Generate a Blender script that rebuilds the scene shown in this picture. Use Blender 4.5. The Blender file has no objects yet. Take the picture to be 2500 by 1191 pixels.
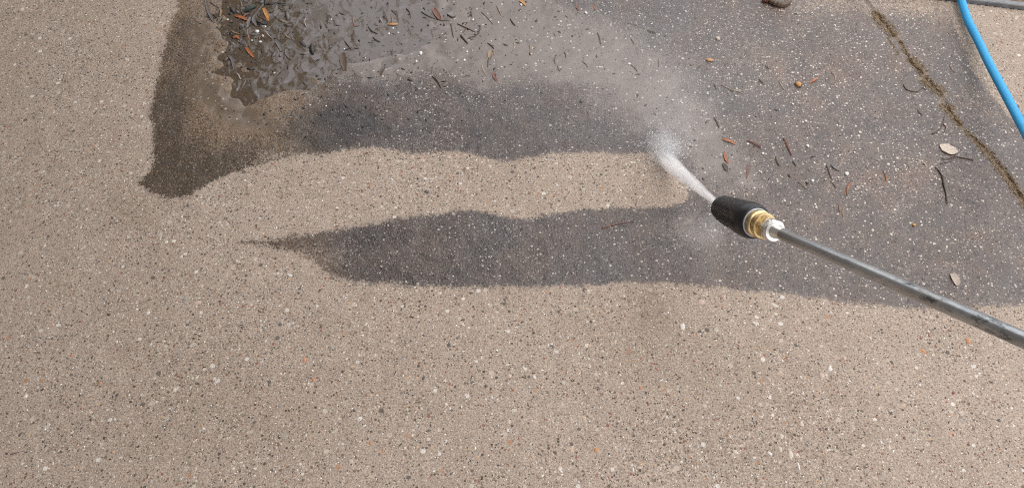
import bpy, bmesh, math, random
import numpy as np
from mathutils import Vector, Matrix, Quaternion

random.seed(7)
SC = bpy.context.scene
COL = SC.collection

# ------------------------------------------------------------------ camera
CAM_H, PITCH, FPX, W, H_ = 1.10, math.radians(56.0), 2080.0, 2500.0, 1191.0
cam_d = bpy.data.cameras.new('camera')
cam_d.sensor_width = 36.0
cam_d.lens = 36.0 * FPX / W
cam_d.clip_start, cam_d.clip_end = 0.02, 200.0
cam = bpy.data.objects.new('camera', cam_d)
COL.objects.link(cam)
cam.location = (0, 0, CAM_H)
cam.rotation_euler = (math.pi / 2 - PITCH, 0, 0)
SC.camera = cam

# ------------------------------------------------------------------ sky, sun, exposure
SUN_EL, SUN_AZ = math.radians(72), math.radians(62)     # azimuth clockwise from +Y: from the right, a little ahead
world = bpy.data.worlds.new('World')
SC.world = world
world.use_nodes = True
wn = world.node_tree
wn.nodes.clear()
sky = wn.nodes.new('ShaderNodeTexSky')
sky.sky_type = 'NISHITA'
sky.sun_disc = False
sky.sun_elevation = SUN_EL
sky.sun_rotation = SUN_AZ
sky.air_density, sky.dust_density, sky.ozone_density = 1.0, 1.0, 1.0
hs = wn.nodes.new('ShaderNodeHueSaturation')              # overcast: the blue of the clear sky is mostly gone
hs.inputs['Saturation'].default_value = 0.12
bg = wn.nodes.new('ShaderNodeBackground')
bg.inputs['Strength'].default_value = 0.15
wo = wn.nodes.new('ShaderNodeOutputWorld')
wn.links.new(sky.outputs[0], hs.inputs['Color'])
wn.links.new(hs.outputs[0], bg.inputs['Color'])
wn.links.new(bg.outputs[0], wo.inputs['Surface'])
sun_d = bpy.data.lights.new('sun', 'SUN')
sun_d.energy, sun_d.angle, sun_d.color = 0.5, math.radians(80), (1.0, 0.95, 0.89)
sun = bpy.data.objects.new('sun', sun_d)
COL.objects.link(sun)
sv = Vector((math.sin(SUN_AZ) * math.cos(SUN_EL), math.cos(SUN_AZ) * math.cos(SUN_EL), math.sin(SUN_EL)))
sun.rotation_euler = sv.to_track_quat('Z', 'Y').to_euler()
sun.location = sv * 8
SC.view_settings.view_transform = 'Standard'
SC.view_settings.look = 'None'
SC.view_settings.exposure = 1.22
SC.view_settings.gamma = 1.0
SC.view_settings.use_curve_mapping = False
SC.cycles.volume_bounces = 4
SC.cycles.volume_step_rate = 1.0
SC.cycles.transparent_max_bounces = 16
SC.cycles.use_denoising = False
SC.cycles.sample_clamp_indirect = 2.0
SC.cycles.filter_width = 1.05

# ------------------------------------------------------------------ helpers
SP, CP = math.sin(PITCH), math.cos(PITCH)


def ray(u, v):
    a, b = (u - W / 2) / FPX, (H_ / 2 - v) / FPX
    return Vector((a, CP + b * SP, -SP + b * CP))


def G(u, v, z=0.0):
    """the spot on the paving (or on a level z above it) seen at photo position u, v"""
    d = ray(u, v)
    t = (CAM_H - z) / -d.z
    return Vector((d.x * t, d.y * t, z))


def at_depth(u, v, depth):
    d = ray(u, v)
    return Vector((0, 0, CAM_H)) + d * depth


def mesh_np(name, co, faces, smooth=True):
    me = bpy.data.meshes.new(name)
    co = np.asarray(co, dtype=np.float32).reshape(-1, 3)
    if isinstance(faces, np.ndarray):
        k = faces.shape[1]
        n = len(faces)
        me.vertices.add(len(co))
        me.vertices.foreach_set('co', co.ravel())
        me.loops.add(n * k)
        me.loops.foreach_set('vertex_index', faces.astype(np.int32).ravel())
        me.polygons.add(n)
        me.polygons.foreach_set('loop_start', np.arange(0, n * k, k, dtype=np.int32))
        me.update(calc_edges=True)
    else:
        me.from_pydata(co.tolist(), [], faces)
    if smooth:
        me.polygons.foreach_set('use_smooth', np.ones(len(me.polygons), dtype=bool))
    me.validate()
    return me


def link(name, me, mat=None, parent=None, loc=None, kind=None):
    o = bpy.data.objects.new(name, me)
    COL.objects.link(o)
    if mat is not None and me is not None and len(me.materials) == 0:
        me.materials.append(mat)
    if parent is not None:
        o.parent = parent
    if loc is not None:
        o.location = loc
    if kind:
        o['kind'] = kind
    return o


def tag(o, label, cat, group=None):
    o['label'] = label
    o['category'] = cat
    if group:
        o['group'] = group
    return o


# value noise on arbitrary points
_rng = np.random.RandomState(11)
_tab = _rng.rand(256, 256).astype(np.float32)


def vnoise(x, y, cell, seed=0):
    x = np.asarray(x, float) / cell + 17.3 * seed + 1000
    y = np.asarray(y, float) / cell + 5.1 * seed + 1000
    xi, yi = np.floor(x).astype(int), np.floor(y).astype(int)
    fx, fy = x - xi, y - yi
    fx, fy = fx * fx * (3 - 2 * fx), fy * fy * (3 - 2 * fy)
    g = lambda i, j: _tab[i & 255, j & 255]
    return (g(xi, yi) * (1 - fx) + g(xi + 1, yi) * fx) * (1 - fy) + (g(xi, yi + 1) * (1 - fx) + g(xi + 1, yi + 1) * fx) * fy - 0.5


def sdist(px, py, poly):
    """signed distance to a closed polygon, positive inside"""
    d = np.full(px.shape, 1e9)
    inside = np.zeros(px.shape, bool)
    n = len(poly)
    for i in range(n):
        x0, y0 = poly[i]
        x1, y1 = poly[(i + 1) % n]
        ex, ey = x1 - x0, y1 - y0
        t = np.clip(((px - x0) * ex + (py - y0) * ey) / (ex * ex + ey * ey + 1e-12), 0, 1)
        d = np.minimum(d, (px - x0 - t * ex) ** 2 + (py - y0 - t * ey) ** 2)
        if y0 != y1:
            c = ((y0 > py) != (y1 > py)) & (px < ex * (py - y0) / (y1 - y0) + x0)
            inside ^= c
    d = np.sqrt(d)
    return np.where(inside, d, -d)


def line_dist(px, py, pts):
    """distance to an open polyline, and which side (sign) of it"""
    d = np.full(px.shape, 1e9)
    s = np.zeros(px.shape)
    for (x0, y0), (x1, y1) in zip(pts[:-1], pts[1:]):
        ex, ey = x1 - x0, y1 - y0
        t = np.clip(((px - x0) * ex + (py - y0) * ey) / (ex * ex + ey * ey), 0, 1)
        q = (px - x0 - t * ex) ** 2 + (py - y0 - t * ey) ** 2
        c = ex * (py - y0) - ey * (px - x0)
        s = np.where(q < d, c, s)
        d = np.minimum(d, q)
    return np.sqrt(d), s


def gp(pts):
    return [tuple(G(u, v).xy) for u, v in pts]


def sstep(a, b, x):
    t = np.clip((x - a) / (b - a), 0, 1)
    return t * t * (3 - 2 * t)


# ------------------------------------------------------------------ node helpers
class NT:
    def __init__(self, name):
        self.mat = bpy.data.materials.new(name)
        self.mat.use_nodes = True
        self.t = self.mat.node_tree
        self.t.nodes.clear()
        self.out = self.t.nodes.new('ShaderNodeOutputMaterial')

    def n(self, kind, **kw):
        nd = self.t.nodes.new(kind)
        for k, v in kw.items():
            setattr(nd, k, v)
        return nd

    def put(self, sock, v):
        if v is None:
            return
        if hasattr(v, 'links') or isinstance(v, bpy.types.NodeSocket):
            self.t.links.new(v, sock)
        elif isinstance(v, (tuple, list)) and len(v) == 3 and sock.type == 'RGBA':
            sock.default_value = (*v, 1)
        else:
            sock.default_value = v

    def math(self, op, a, b=None, c=None, clamp=False):
        nd = self.n('ShaderNodeMath', operation=op, use_clamp=clamp)
        for s, v in zip(nd.inputs, (a, b, c)):
            self.put(s, v)
        return nd.outputs[0]

    def mix(self, f, a, b, blend='MIX'):
        nd = self.n('ShaderNodeMix', data_type='RGBA', blend_type=blend)
        self.put(nd.inputs[0], f)
        self.put(nd.inputs[6], a)
        self.put(nd.inputs[7], b)
        return nd.outputs[2]

    def noise(self, scale, detail=2, rough=0.5, vec=None, dist=0.0):
        nd = self.n('ShaderNodeTexNoise')
        nd.inputs['Scale'].default_value = scale
        nd.inputs['Detail'].default_value = detail
        nd.inputs['Roughness'].default_value = rough
        nd.inputs['Distortion'].default_value = dist
        self.put(nd.inputs['Vector'], vec)
        return nd.outputs['Fac']

    def voro(self, scale, vec=None, rnd=1.0):
        nd = self.n('ShaderNodeTexVoronoi')
        nd.inputs['Scale'].default_value = scale
        nd.inputs['Randomness'].default_value = rnd
        self.put(nd.inputs['Vector'], vec)
        sep = self.n('ShaderNodeSeparateColor')
        self.put(sep.inputs[0], nd.outputs['Color'])
        return nd.outputs['Distance'], sep.outputs[0], sep.outputs[1], sep.outputs[2]

    def ramp(self, f, stops, interp='LINEAR'):
        nd = self.n('ShaderNodeValToRGB')
        cr = nd.color_ramp
        cr.interpolation = interp
        while len(cr.elements) < len(stops):
            cr.elements.new(0.5)
        for e, (p, c) in zip(cr.elements, stops):
            e.position = p
            e.color = (*c, 1) if len(c) == 3 else c
        self.put(nd.inputs[0], f)
        return nd.outputs[0]

    def step(self, x, a, b, lo=0.0, hi=1.0):
        nd = self.n('ShaderNodeMapRange', interpolation_type='SMOOTHSTEP')
        self.put(nd.inputs[0], x)
        for i, v in zip((1, 2, 3, 4), (a, b, lo, hi)):
            self.put(nd.inputs[i], v)
        return nd.outputs[0]

    def attr(self, name):
        return self.n('ShaderNodeAttribute', attribute_name=name).outputs['Fac']

    def coord(self, which='Object'):
        return self.n('ShaderNodeTexCoord').outputs[which]

    def bump(self, h, strength=0.5, dist=0.001, normal=None):
        nd = self.n('ShaderNodeBump')
        self.put(nd.inputs['Strength'], strength)
        nd.inputs['Distance'].default_value = dist
        self.put(nd.inputs['Height'], h)
        self.put(nd.inputs['Normal'], normal)
        return nd.outputs[0]

    def bsdf(self, color, rough=0.5, metal=0.0, normal=None, ior=1.5, spec=None, **kw):
        nd = self.n('ShaderNodeBsdfPrincipled')
        self.put(nd.inputs['Base Color'], color)
        self.put(nd.inputs['Roughness'], rough)
        self.put(nd.inputs['Metallic'], metal)
        self.put(nd.inputs['IOR'], ior)
        if spec is not None:
            self.put(nd.inputs['Specular IOR Level'], spec)
        self.put(nd.inputs['Normal'], normal)
        for k, v in kw.items():
            self.put(nd.inputs[k], v)
        self.t.links.new(nd.outputs[0], self.out.inputs['Surface'])
        return nd


def mat_plain(name, c0, c1, rough=0.5, scale=300, metal=0.0, bump=0.3, bdist=0.0006, spec=None, detail=4):
    m = NT(name)
    p = m.coord('Object')
    f = m.noise(scale, detail, 0.6, p)
    col = m.mix(m.step(f, 0.35, 0.65), c0, c1)
    nb = m.bump(m.noise(scale * 2.2, 3, 0.6, p), bump, bdist)
    m.bsdf(col, rough, metal, nb, spec=spec)
    return m.mat


# ------------------------------------------------------------------ outlines on the paving, as ground coordinates
# the dark, still dirty and wet film (everything washed lies outside)
FILM = gp([(440, -260), (434, 20), (420, 60), (402, 110), (388, 165), (376, 225), (370, 280), (373, 335), (380, 375), (366, 420),
           (340, 446), (366, 466), (415, 483), (462, 476), (500, 452), (560, 432), (620, 416), (680, 402), (740, 387), (800, 377),
           (860, 363), (920, 358), (970, 363), (1020, 375), (1080, 369), (1140, 372), (1190, 385), (1240, 396), (1290, 384),
           (1350, 372), (1420, 372), (1500, 376), (1560, 379), (1596, 372), (1630, 392), (1655, 425), (1672, 455), (1670, 482),
           (1640, 504), (1580, 508), (1500, 508), (1420, 515), (1360, 520), (1300, 532), (1250, 535), (1200, 522), (1150, 512),
           (1100, 518), (1040, 528), (960, 535), (900, 545), (840, 556), (760, 570), (680, 581), (580, 591), (640, 603), (700, 618),
           (740, 642), (780, 668), (830, 685), (900, 690), (1000, 695), (1200, 700), (1400, 698), (1500, 692), (1600, 688),
           (1700, 695), (1800, 708), (1900, 715), (2000, 728), (2100, 742), (2200, 750), (2300, 752), (2400, 748), (2500, 738),
           (2640, 720), (2640, 480), (2520, 350), (2478, 298), (2430, 240), (2392, 180), (2362, 120), (2340, 66), (2325, 0), (2300, -120), (1700, -260), (1500, -260)])
POOL = gp([(520, -220), (512, 20), (528, 100), (545, 150), (570, 200), (585, 262), (612, 300), (630, 250), (660, 225), (720, 205),
           (790, 185), (850, 178), (930, 165), (1040, 130), (1100, 60), (1060, -220)])
SILT = gp([(700, 150), (800, 220), (940, 205), (1080, 195), (1180, 225), (1330, 235), (1420, 225), (1470, 280), (1560, 330),
           (1640, 350), (1700, 420), (1760, 470), (1850, 450), (1830, 380), (1790, 300), (1740, 220), (1640, 120), (1560, 60),
           (1400, 10), (1250, -60), (900, -200), (700, -200)])
SILT_L = gp([(440, 70), (430, 170), (450, 260), (500, 310), (580, 330), (640, 345), (700, 350), (730, 300), (640, 240), (560, 170),
             (520, 60), (470, 40)])
JOINT = gp([(2020, -130), (2120, 10), (2150, 48), (2182, 88), (2204, 112), (2222, 150), (2246, 176), (2272, 205), (2296, 228),
            (2312, 262), (2340, 300), (2372, 334), (2410, 366), (2446, 410), (2476, 455), (2510, 505), (2620, 660), (2900, 1080)])
SOIL_RUNS = [((2132, 28), (2150, 46), 17), ((2140, 40), (2186, 88), 24), ((2196, 98), (2226, 150), 7), ((2222, 142), (2256, 178), 19),
             ((2168, 92), (2196, 134), 5), ((2256, 192), (2302, 232), 24), ((2302, 252), (2322, 272), 22), ((2316, 272), (2346, 306), 14),
             ((2356, 316), (2400, 360), 13), ((2400, 360), (2460, 432), 17), ((2460, 432), (2520, 520), 19)]


def height(x, y, film_parts=None):
    x, y = np.asarray(x, float), np.asarray(y, float)
    z = 0.0016 * vnoise(x, y, 0.11, 1) + 0.0010 * vnoise(x, y, 0.024, 2) + 0.0009 * vnoise(x, y, 0.009, 3)
    sp = sdist(x, y, POOL)
    pool = sstep(-0.03, 0.05, sp + 0.06 * vnoise(x, y, 0.05, 5) + 0.045 * vnoise(x, y, 0.018, 9))
    z = z - 0.0042 * pool
    jd, js = line_dist(x, y, JOINT)
    jd = jd + 0.004 * vnoise(x, y, 0.012, 6) + 0.002 * vnoise(x, y, 0.005, 7)
    z = z - 0.0030 * (1 - sstep(0.0010, 0.0055, jd))
    return z, pool, jd, js


def hz(x, y):
    return float(height(np.array([x]), np.array([y]))[0][0])


WATER_Z = -0.0026

# ------------------------------------------------------------------ concrete material
def make_concrete(name, outer=False):
    m = NT(name)
    p = m.coord('Object')
    film0, silt, dark, soil, pale, pits = (m.attr(k) for k in ('film', 'silt', 'dark', 'soil', 'pale', 'pits'))
    n_big = m.noise(3.2, 5, 0.6, p)
    n_mid = m.noise(24, 4, 0.6, p)
    n_clu = m.noise(14, 4, 0.65, p)
    n_fine = m.noise(430, 2, 0.6, p)
    n_grit = m.noise(900, 1, 0.5, p)
    v1d, v1r, v1g, v1b = m.voro(225, p)
    v2d, v2r, v2g, v2b = m.voro(430, p)
    v3d, v3r, v3g, v3b = m.voro(88, p)
    # washed concrete: beige paste
    base = m.mix(m.step(n_big, 0.2, 0.8), (0.350, 0.275, 0.217), (0.408, 0.325, 0.263))
    base = m.mix(m.math('MULTIPLY', m.step(n_mid, 0.45, 0.75), 0.25), base, (0.24, 0.185, 0.14))
    base = m.mix(m.step(n_fine, 0.25, 0.75), m.mix(1.0, base, (0.62, 0.61, 0.60), 'MULTIPLY'), m.mix(1.0, base, (1.3, 1.3, 1.3), 'MULTIPLY'))
    # sand grains of three sizes set into it
    g1 = m.step(m.math('SUBTRACT', v1d, m.math('MULTIPLY_ADD', v1g, 0.34, 0.17)), -0.05, 0.05, 1, 0)
    c1 = m.ramp(v1r, [(0, (0.078, 0.060, 0.047)), (0.11, (0.145, 0.108, 0.082)), (0.29, (0.24, 0.095, 0.062)), (0.34, (0.48, 0.39, 0.31)),
                      (0.56, (0.24, 0.185, 0.145)), (0.80, (0.64, 0.58, 0.51)), (0.84, (0.50, 0.33, 0.20)), (0.88, (0.36, 0.30, 0.25))], 'CONSTANT')
    s1 = m.math('GREATER_THAN', v1b, m.math('MULTIPLY_ADD', n_clu, -1.5, 1.05))
    base = m.mix(m.math('MULTIPLY', m.math('MULTIPLY', g1, s1), 0.92), base, c1)
    g2 = m.step(m.math('SUBTRACT', v2d, m.math('MULTIPLY_ADD', v2g, 0.3, 0.12)), -0.06, 0.06, 1, 0)
    c2 = m.ramp(v2r, [(0, (0.04, 0.032, 0.026)), (0.20, (0.12, 0.09, 0.07)), (0.34, (0.52, 0.45, 0.39)), (0.6, (0.30, 0.245, 0.20)),
                      (0.82, (0.72, 0.67, 0.60)), (0.93, (0.26, 0.12, 0.08))], 'CONSTANT')
    s2 = m.math('GREATER_THAN', v2b, m.math('MULTIPLY_ADD', n_clu, 1.2, -0.25))
    base = m.mix(m.math('MULTIPLY', m.math('MULTIPLY', g2, s2), 0.85), base, c2)
    g3 = m.math('MULTIPLY', m.step(m.math('SUBTRACT', v3d, m.math('MULTIPLY_ADD', v3g, 0.25, 0.08)), -0.03, 0.03, 1, 0), m.step(v3b, 0.86, 0.87))
    c3 = m.ramp(v3r, [(0, (0.10, 0.085, 0.07)), (0.12, (0.50, 0.43, 0.36)), (0.5, (0.66, 0.61, 0.55)), (0.7, (0.40, 0.22, 0.13)), (0.82, (0.34, 0.29, 0.25))], 'CONSTANT')
    base = m.mix(m.math('MULTIPLY', g3, 0.85), base, c3)
    # the unwashed film: dark soot-grey, lighter grains poke through, black pits
    fb = m.mix(m.step(n_mid, 0.3, 0.7), (0.052, 0.040, 0.036), (0.080, 0.062, 0.055))
    n_pat = m.noise(11, 3, 0.6, p)
    fb = m.mix(1.0, fb, m.ramp(n_pat, [(0.28, (0.76, 0.80, 0.84)), (0.48, (1.0, 0.96, 0.93)), (0.70, (1.36, 1.18, 1.03))]), 'MULTIPLY')
    fb = m.mix(m.step(n_fine, 0.25, 0.75), m.mix(1.0, fb, (0.42, 0.41, 0.40), 'MULTIPLY'), m.mix(1.0, fb, (1.7, 1.68, 1.66), 'MULTIPLY'))
    fb = m.mix(m.math('MULTIPLY', m.math('MULTIPLY', g1, m.step(v1b, 0.28, 0.29)), 0.92), fb,
               m.ramp(v1r, [(0, (0.014, 0.011, 0.009)), (0.46, (0.185, 0.148, 0.128)), (0.84, (0.43, 0.38, 0.335))], 'CONSTANT'))
    fb = m.mix(m.math('MULTIPLY', m.math('MULTIPLY', g2, m.step(v2b, 0.32, 0.33)), 0.9), fb,
               m.ramp(v2r, [(0, (0.013, 0.010, 0.009)), (0.44, (0.155, 0.126, 0.110)), (0.82, (0.48, 0.43, 0.385))], 'CONSTANT'))
    fb = m.mix(pale, fb, m.mix(1.0, fb, (1.45, 1.38, 1.30), 'MULTIPLY'))
    # plain concrete soaked through, its pores black with dirt
    wetb = m.mix(1.0, base, (0.58, 0.49, 0.385), 'MULTIPLY')
    pn = m.math('ADD', m.math('MULTIPLY', n_fine, 0.6), m.math('MULTIPLY', m.noise(260, 2, 0.6, p), 0.4))
    pm = m.step(m.math('MULTIPLY_ADD', pits, 0.13, pn), 0.535, 0.60)
    wetb = m.mix(m.math('MULTIPLY', pm, 0.85), wetb, (0.032, 0.024, 0.016))
    fb = m.mix(m.math('MULTIPLY', m.math('MULTIPLY', pm, pits), 0.8), fb, (0.016, 0.013, 0.012))
    fb = m.mix(dark, fb, wetb)
    # a thin layer of fine settled silt
    sn = m.step(m.math('MULTIPLY_ADD', m.math('SUBTRACT', n_fine, 0.5), 0.9, m.math('MULTIPLY_ADD', m.math('SUBTRACT', n_mid, 0.5), 0.5, silt)), 0.30, 0.75)
    siltc = m.mix(m.step(n_mid, 0.3, 0.7), (0.160, 0.126, 0.108), (0.200, 0.161, 0.138))
    siltc = m.mix(dark, siltc, (0.140, 0.105, 0.074))
    speck = m.math('MULTIPLY', m.math('MULTIPLY', g1, m.step(v1b, 0.88, 0.89)), 0.8)
    siltc = m.mix(speck, siltc, m.ramp(v1r, [(0, (0.03, 0.026, 0.022)), (0.6, (0.55, 0.52, 0.48))], 'CONSTANT'))
    fb = m.mix(m.math('MULTIPLY', sn, 0.92), fb, siltc)
    # where the film ends, grain by grain
    fe = m.math('MULTIPLY_ADD', m.math('SUBTRACT', n_fine, 0.5), 0.95, m.math('MULTIPLY_ADD', m.math('SUBTRACT', v1r, 0.5), 0.28, m.math('MULTIPLY_ADD', m.math('SUBTRACT', n_mid, 0.5), 0.25, film0)))
    film = m.step(fe, 0.40, 0.60)
    col = m.mix(film, base, fb)
    soilc = m.mix(m.step(n_fine, 0.3, 0.7), (0.095, 0.064, 0.037), (0.235, 0.162, 0.094))
    col = m.mix(soil, col, soilc)
    # relief and gloss
    grain_h = m.math('ADD', m.math('MULTIPLY', m.math('SUBTRACT', 1.0, v1d), 0.6), m.math('ADD', m.math('MULTIPLY', n_fine, 1.2), m.math('MULTIPLY', n_grit, 0.5)))
    smooth = m.math('MULTIPLY', sn, film)
    bs = m.math('MULTIPLY_ADD', smooth, -0.40, 0.55)
    nb = m.bump(grain_h, bs, 0.0011)
    rough = m.math('MULTIPLY_ADD', film, -0.46, 0.80)
    rough = m.math('ADD', m.math('MULTIPLY_ADD', smooth, -0.10, rough), m.math('MULTIPLY', m.math('SUBTRACT', n_pat, 0.5), m.math('MULTIPLY', film, 0.5)))
    spec = m.math('MULTIPLY_ADD', film, 0.30, 0.30)
    m.bsdf(col, rough, 0.0, nb, spec=spec)
    return m.mat


CONCRETE = make_concrete('concrete')

# ------------------------------------------------------------------ paving: two slabs either side of a broken joint
def axis_pts(lo, hi, step, outer, mid=24):
    core = np.arange(lo, hi + step * 0.5, step)
    k = np.linspace(0, 1, mid)[1:] ** 2.2
    return np.concatenate([(lo - (lo + outer) * k)[::-1], core, hi + (outer - hi) * k])


EDGE_A, EDGE_B = G(2300, 7), G(2500, 31)        # near edge of the grey edging strip
edge_dir = (EDGE_B - EDGE_A).normalized()
edge_n = Vector((-edge_dir.y, edge_dir.x, 0))
if edge_n.y < 0:
    edge_n = -edge_n


def build_paving():
    xs = axis_pts(-0.98, 1.10, 0.0028, 14.0)
    ys = axis_pts(0.30, 1.46, 0.0028, 14.0)
    X, Y = np.meshgrid(xs, ys)
    x, y = X.ravel(), Y.ravel()
    z, pool, jd, js = height(x, y)
    sf = sdist(x, y, FILM)
    film = np.clip(0.5 + (sf + 0.006 * vnoise(x, y, 0.03, 41) + 0.003 * vnoise(x, y, 0.012, 42)) / 0.026, 0, 1)
    px = lambda u, v: G(u, v).xy

    def blob(u, v, r, e=1.0):
        c = px(u, v)
        return np.exp(-(((x - c[0]) / (r * e)) ** 2 + ((y - c[1]) / r) ** 2))
    U = 1250 + FPX * x / (y * CP + CAM_H * SP)          # only used to spread broad tones across the slab
    pale = sstep(1600, 1850, U) * (1 - 0.75 * blob(2440, 420, 0.09, 1.0)) * (1 - 0.6 * blob(1850, 660, 0.06, 4))
    pale = np.clip(pale * (0.75 + 0.9 * vnoise(x, y, 0.10, 31)), 0, 1)
    # worn-through, speckled stretches of the film
    film -= 0.30 * blob(705, 645, 0.035, 1.9) + 0.12 * blob(640, 594, 0.012, 5) + 0.40 * blob(690, 375, 0.05, 1.6) + 0.33 * blob(830, 620, 0.04, 1.5)
    film -= 0.30 * blob(620, 420, 0.03, 2.0) + 0.45 * blob(2310, 20, 0.07, 1.2) + 0.40 * blob(1980, 10, 0.05, 2.2) + 0.38 * blob(2170, 10, 0.05, 2) + 0.30 * blob(1840, 120, 0.09, 1.2)
    film -= 0.30 * blob(1668, 470, 0.03, 0.8)
    film -= 0.25 * blob(2390, 160, 0.05, 0.8) + 0.12 * blob(2040, 220, 0.2, 1)
    silt = 0.85 * sstep(-0.10, 0.10, sdist(x, y, SILT) + 0.06 * vnoise(x, y, 0.09, 12))
    silt = np.maximum(silt, 0.8 * sstep(-0.03, 0.05, sdist(x, y, SILT_L) + 0.04 * vnoise(x, y, 0.06, 13)))
    silt = np.maximum(silt, 0.75 * pool)
    silt = np.maximum(silt, 0.22 * sstep(1650, 1800, U) * (sf > 0))
    silt = np.maximum(silt, 0.6 * blob(1700, 560, 0.05, 1.2))
    lean = U + 70 * vnoise(x, y, 0.08, 33) + 40 * vnoise(x, y, 0.03, 34)
    dark = 1 - sstep(650, 860, lean)
    pits = np.clip(blob(420, 440, 0.09, 1.6) + blob(390, 320, 0.09, 0.5) + 0.8 * blob(560, 450, 0.05, 2.2) + 0.5 * blob(440, 210, 0.09, 0.5) + 0.6 * blob(450, 90, 0.10, 0.5) + 0.7 * blob(640, 595, 0.03, 4) + 0.45 * blob(760, 330, 0.07, 1.3) + 0.8 * blob(850, 290, 0.06, 1.5) + 0.35 * blob(1150, 320, 0.04, 5), 0, 1)
    pits = np.clip(pits + 0.5 * vnoise(x, y, 0.03, 35), 0, 1)
    soil = np.zeros_like(x)
    for a, b, w in SOIL_RUNS:
        pa, pb = px(*a), px(*b)
        dd, _ = line_dist(x, y, [tuple(pa), tuple(pb)])
        soil = np.maximum(soil, 1 - sstep(0.3, 1.1, (dd + 0.005 * vnoise(x, y, 0.011, 21) + 0.003 * vnoise(x, y, 0.005, 22)) / (w * 0.78 / 1400)))
    soil = np.maximum(soil, 0.7 * (1 - sstep(0.0002, 0.0022, jd)))
    soil = np.maximum(soil, 0.28 * blob(1585, 740, 0.035, 1.0) + 0.25 * blob(320, 510, 0.03, 1.6) + 0.16 * blob(1570, 830, 0.06, 0.7) + 0.12 * blob(440, 950, 0.1, 1.0))
    nx, ny = len(xs), len(ys)
    idx = np.arange(nx * ny).reshape(ny, nx)
    quads = np.stack([idx[:-1, :-1], idx[:-1, 1:], idx[1:, 1:], idx[1:, :-1]], -1).reshape(-1, 4)
    qs = js[quads].mean(1)
    cx, cy = x[quads].mean(1), y[quads].mean(1)
    beyond = (cx - EDGE_A.x) * edge_n.x + (cy - EDGE_A.y) * edge_n.y > 0.006
    co = np.stack([x, y, z], -1)
    out = []
    for name, sel in (('concrete_slab', (qs <= 0) & ~beyond), ('concrete_slab', (qs > 0) & ~beyond)):
        q = quads[sel]
        used, inv = np.unique(q, return_inverse=True)
        me = mesh_np(name, co[used], inv.reshape(-1, 4))
        for an, arr in (('film', film), ('silt', silt), ('dark', dark), ('soil', soil), ('pale', pale), ('pits', pits)):
            a = me.attributes.new(an, 'FLOAT', 'POINT')
            a.data.foreach_set('value', arr[used].astype(np.float32))
        o = link(name, me, CONCRETE, kind='structure')
        out.append((o, len(q)))
    out.sort(key=lambda t: -t[1])
    return out[0][0], out[1][0]


slab, slab_far = build_paving()
slab['label'] = 'large beige concrete slab, half washed clean and half under dark wet grime'
slab_far['label'] = 'concrete slab right of the broken joint, under the blue hose'

# earth underneath everything
gm = mat_plain('earth', (0.06, 0.045, 0.03), (0.11, 0.085, 0.06), 0.95, 20, bump=0.5, bdist=0.01)
link('ground', mesh_np('ground', [(-60, -60, -0.03), (60, -60, -0.03), (60, 60, -0.03), (-60, 60, -0.03)], [(0, 1, 2, 3)], False), gm, kind='structure')

# ------------------------------------------------------------------ small mesh builders
def ico(sub):
    bm = bmesh.new()
    bmesh.ops.create_icosphere(bm, subdivisions=sub, radius=1.0)
    v = np.array([q.co[:] for q in bm.verts])
    f = np.array([[q.index for q in p.verts] for p in bm.faces])
    bm.free()
    return v, f


ICO1, ICO2 = ico(1), ico(2)


def stone_mesh(name, seed, sub=ICO2, facets=5, flat=0.6, chip=0.25):
    r = np.random.RandomState(seed)
    v = sub[0].copy()
    for _ in range(facets):                      # cut planes give broken faces
        n = r.normal(size=3)
        n /= np.linalg.norm(n)
        d = r.uniform(0.55, 0.9)
        s = v @ n
        v -= np.outer(np.maximum(s - d, 0), n)
    v *= 1 + chip * (r.rand(len(v), 1) - 0.5) * 0.5
    v[:, 2] *= flat
    return mesh_np(name, v, sub[1], smooth=False)


STONES = [stone_mesh('stone', s, ICO1, 7, 0.5, 0.5) for s in range(9)]
PEBBLE_SHAPES = [stone_mesh('pebble', 40 + s, ICO1, 5, 1.0, 0.55) for s in range(8)]
for s_ in PEBBLE_SHAPES:
    s_.polygons.foreach_set('use_smooth', np.ones(len(s_.polygons), dtype=bool))


def tube(pts, rad, seg=8, caps=True):
    """points (Vector), radius per point -> verts, faces"""
    vs, fs = [], []
    n = len(pts)
    up = Vector((0, 0, 1))
    for i, p in enumerate(pts):
        t = (pts[min(i + 1, n - 1)] - pts[max(i - 1, 0)]).normalized()
        a = t.cross(up)
        if a.length < 1e-4:
            a = t.cross(Vector((1, 0, 0)))
        a.normalize()
        b = a.cross(t)
        for k in range(seg):
            w = 2 * math.pi * k / seg
            vs.append(p + (a * math.cos(w) + b * math.sin(w)) * rad[i])
    for i in range(n - 1):
        for k in range(seg):
            k2 = (k + 1) % seg
            fs.append((i * seg + k, i * seg + k2, (i + 1) * seg + k2, (i + 1) * seg + k))
    if caps:
        fs.append(tuple(range(seg))[::-1])
        fs.append(tuple((n - 1) * seg + k for k in range(seg)))
    return [tuple(v) for v in vs], fs


def catmull(pts, per=8):
    P = [pts[0] * 2 - pts[1]] + list(pts) + [pts[-1] * 2 - pts[-2]]
    out = []
    for i in range(1, len(P) - 2):
        for k in range(per):
            t = k / per
            a, b, c, d = P[i - 1], P[i], P[i + 1], P[i + 2]
            out.append(0.5 * ((2 * b) + (c - a) * t + (2 * a - 5 * b + 4 * c - d) * t * t + (3 * b - a - 3 * c + d) * t ** 3))
    out.append(P[-2].copy())
    return out


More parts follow.
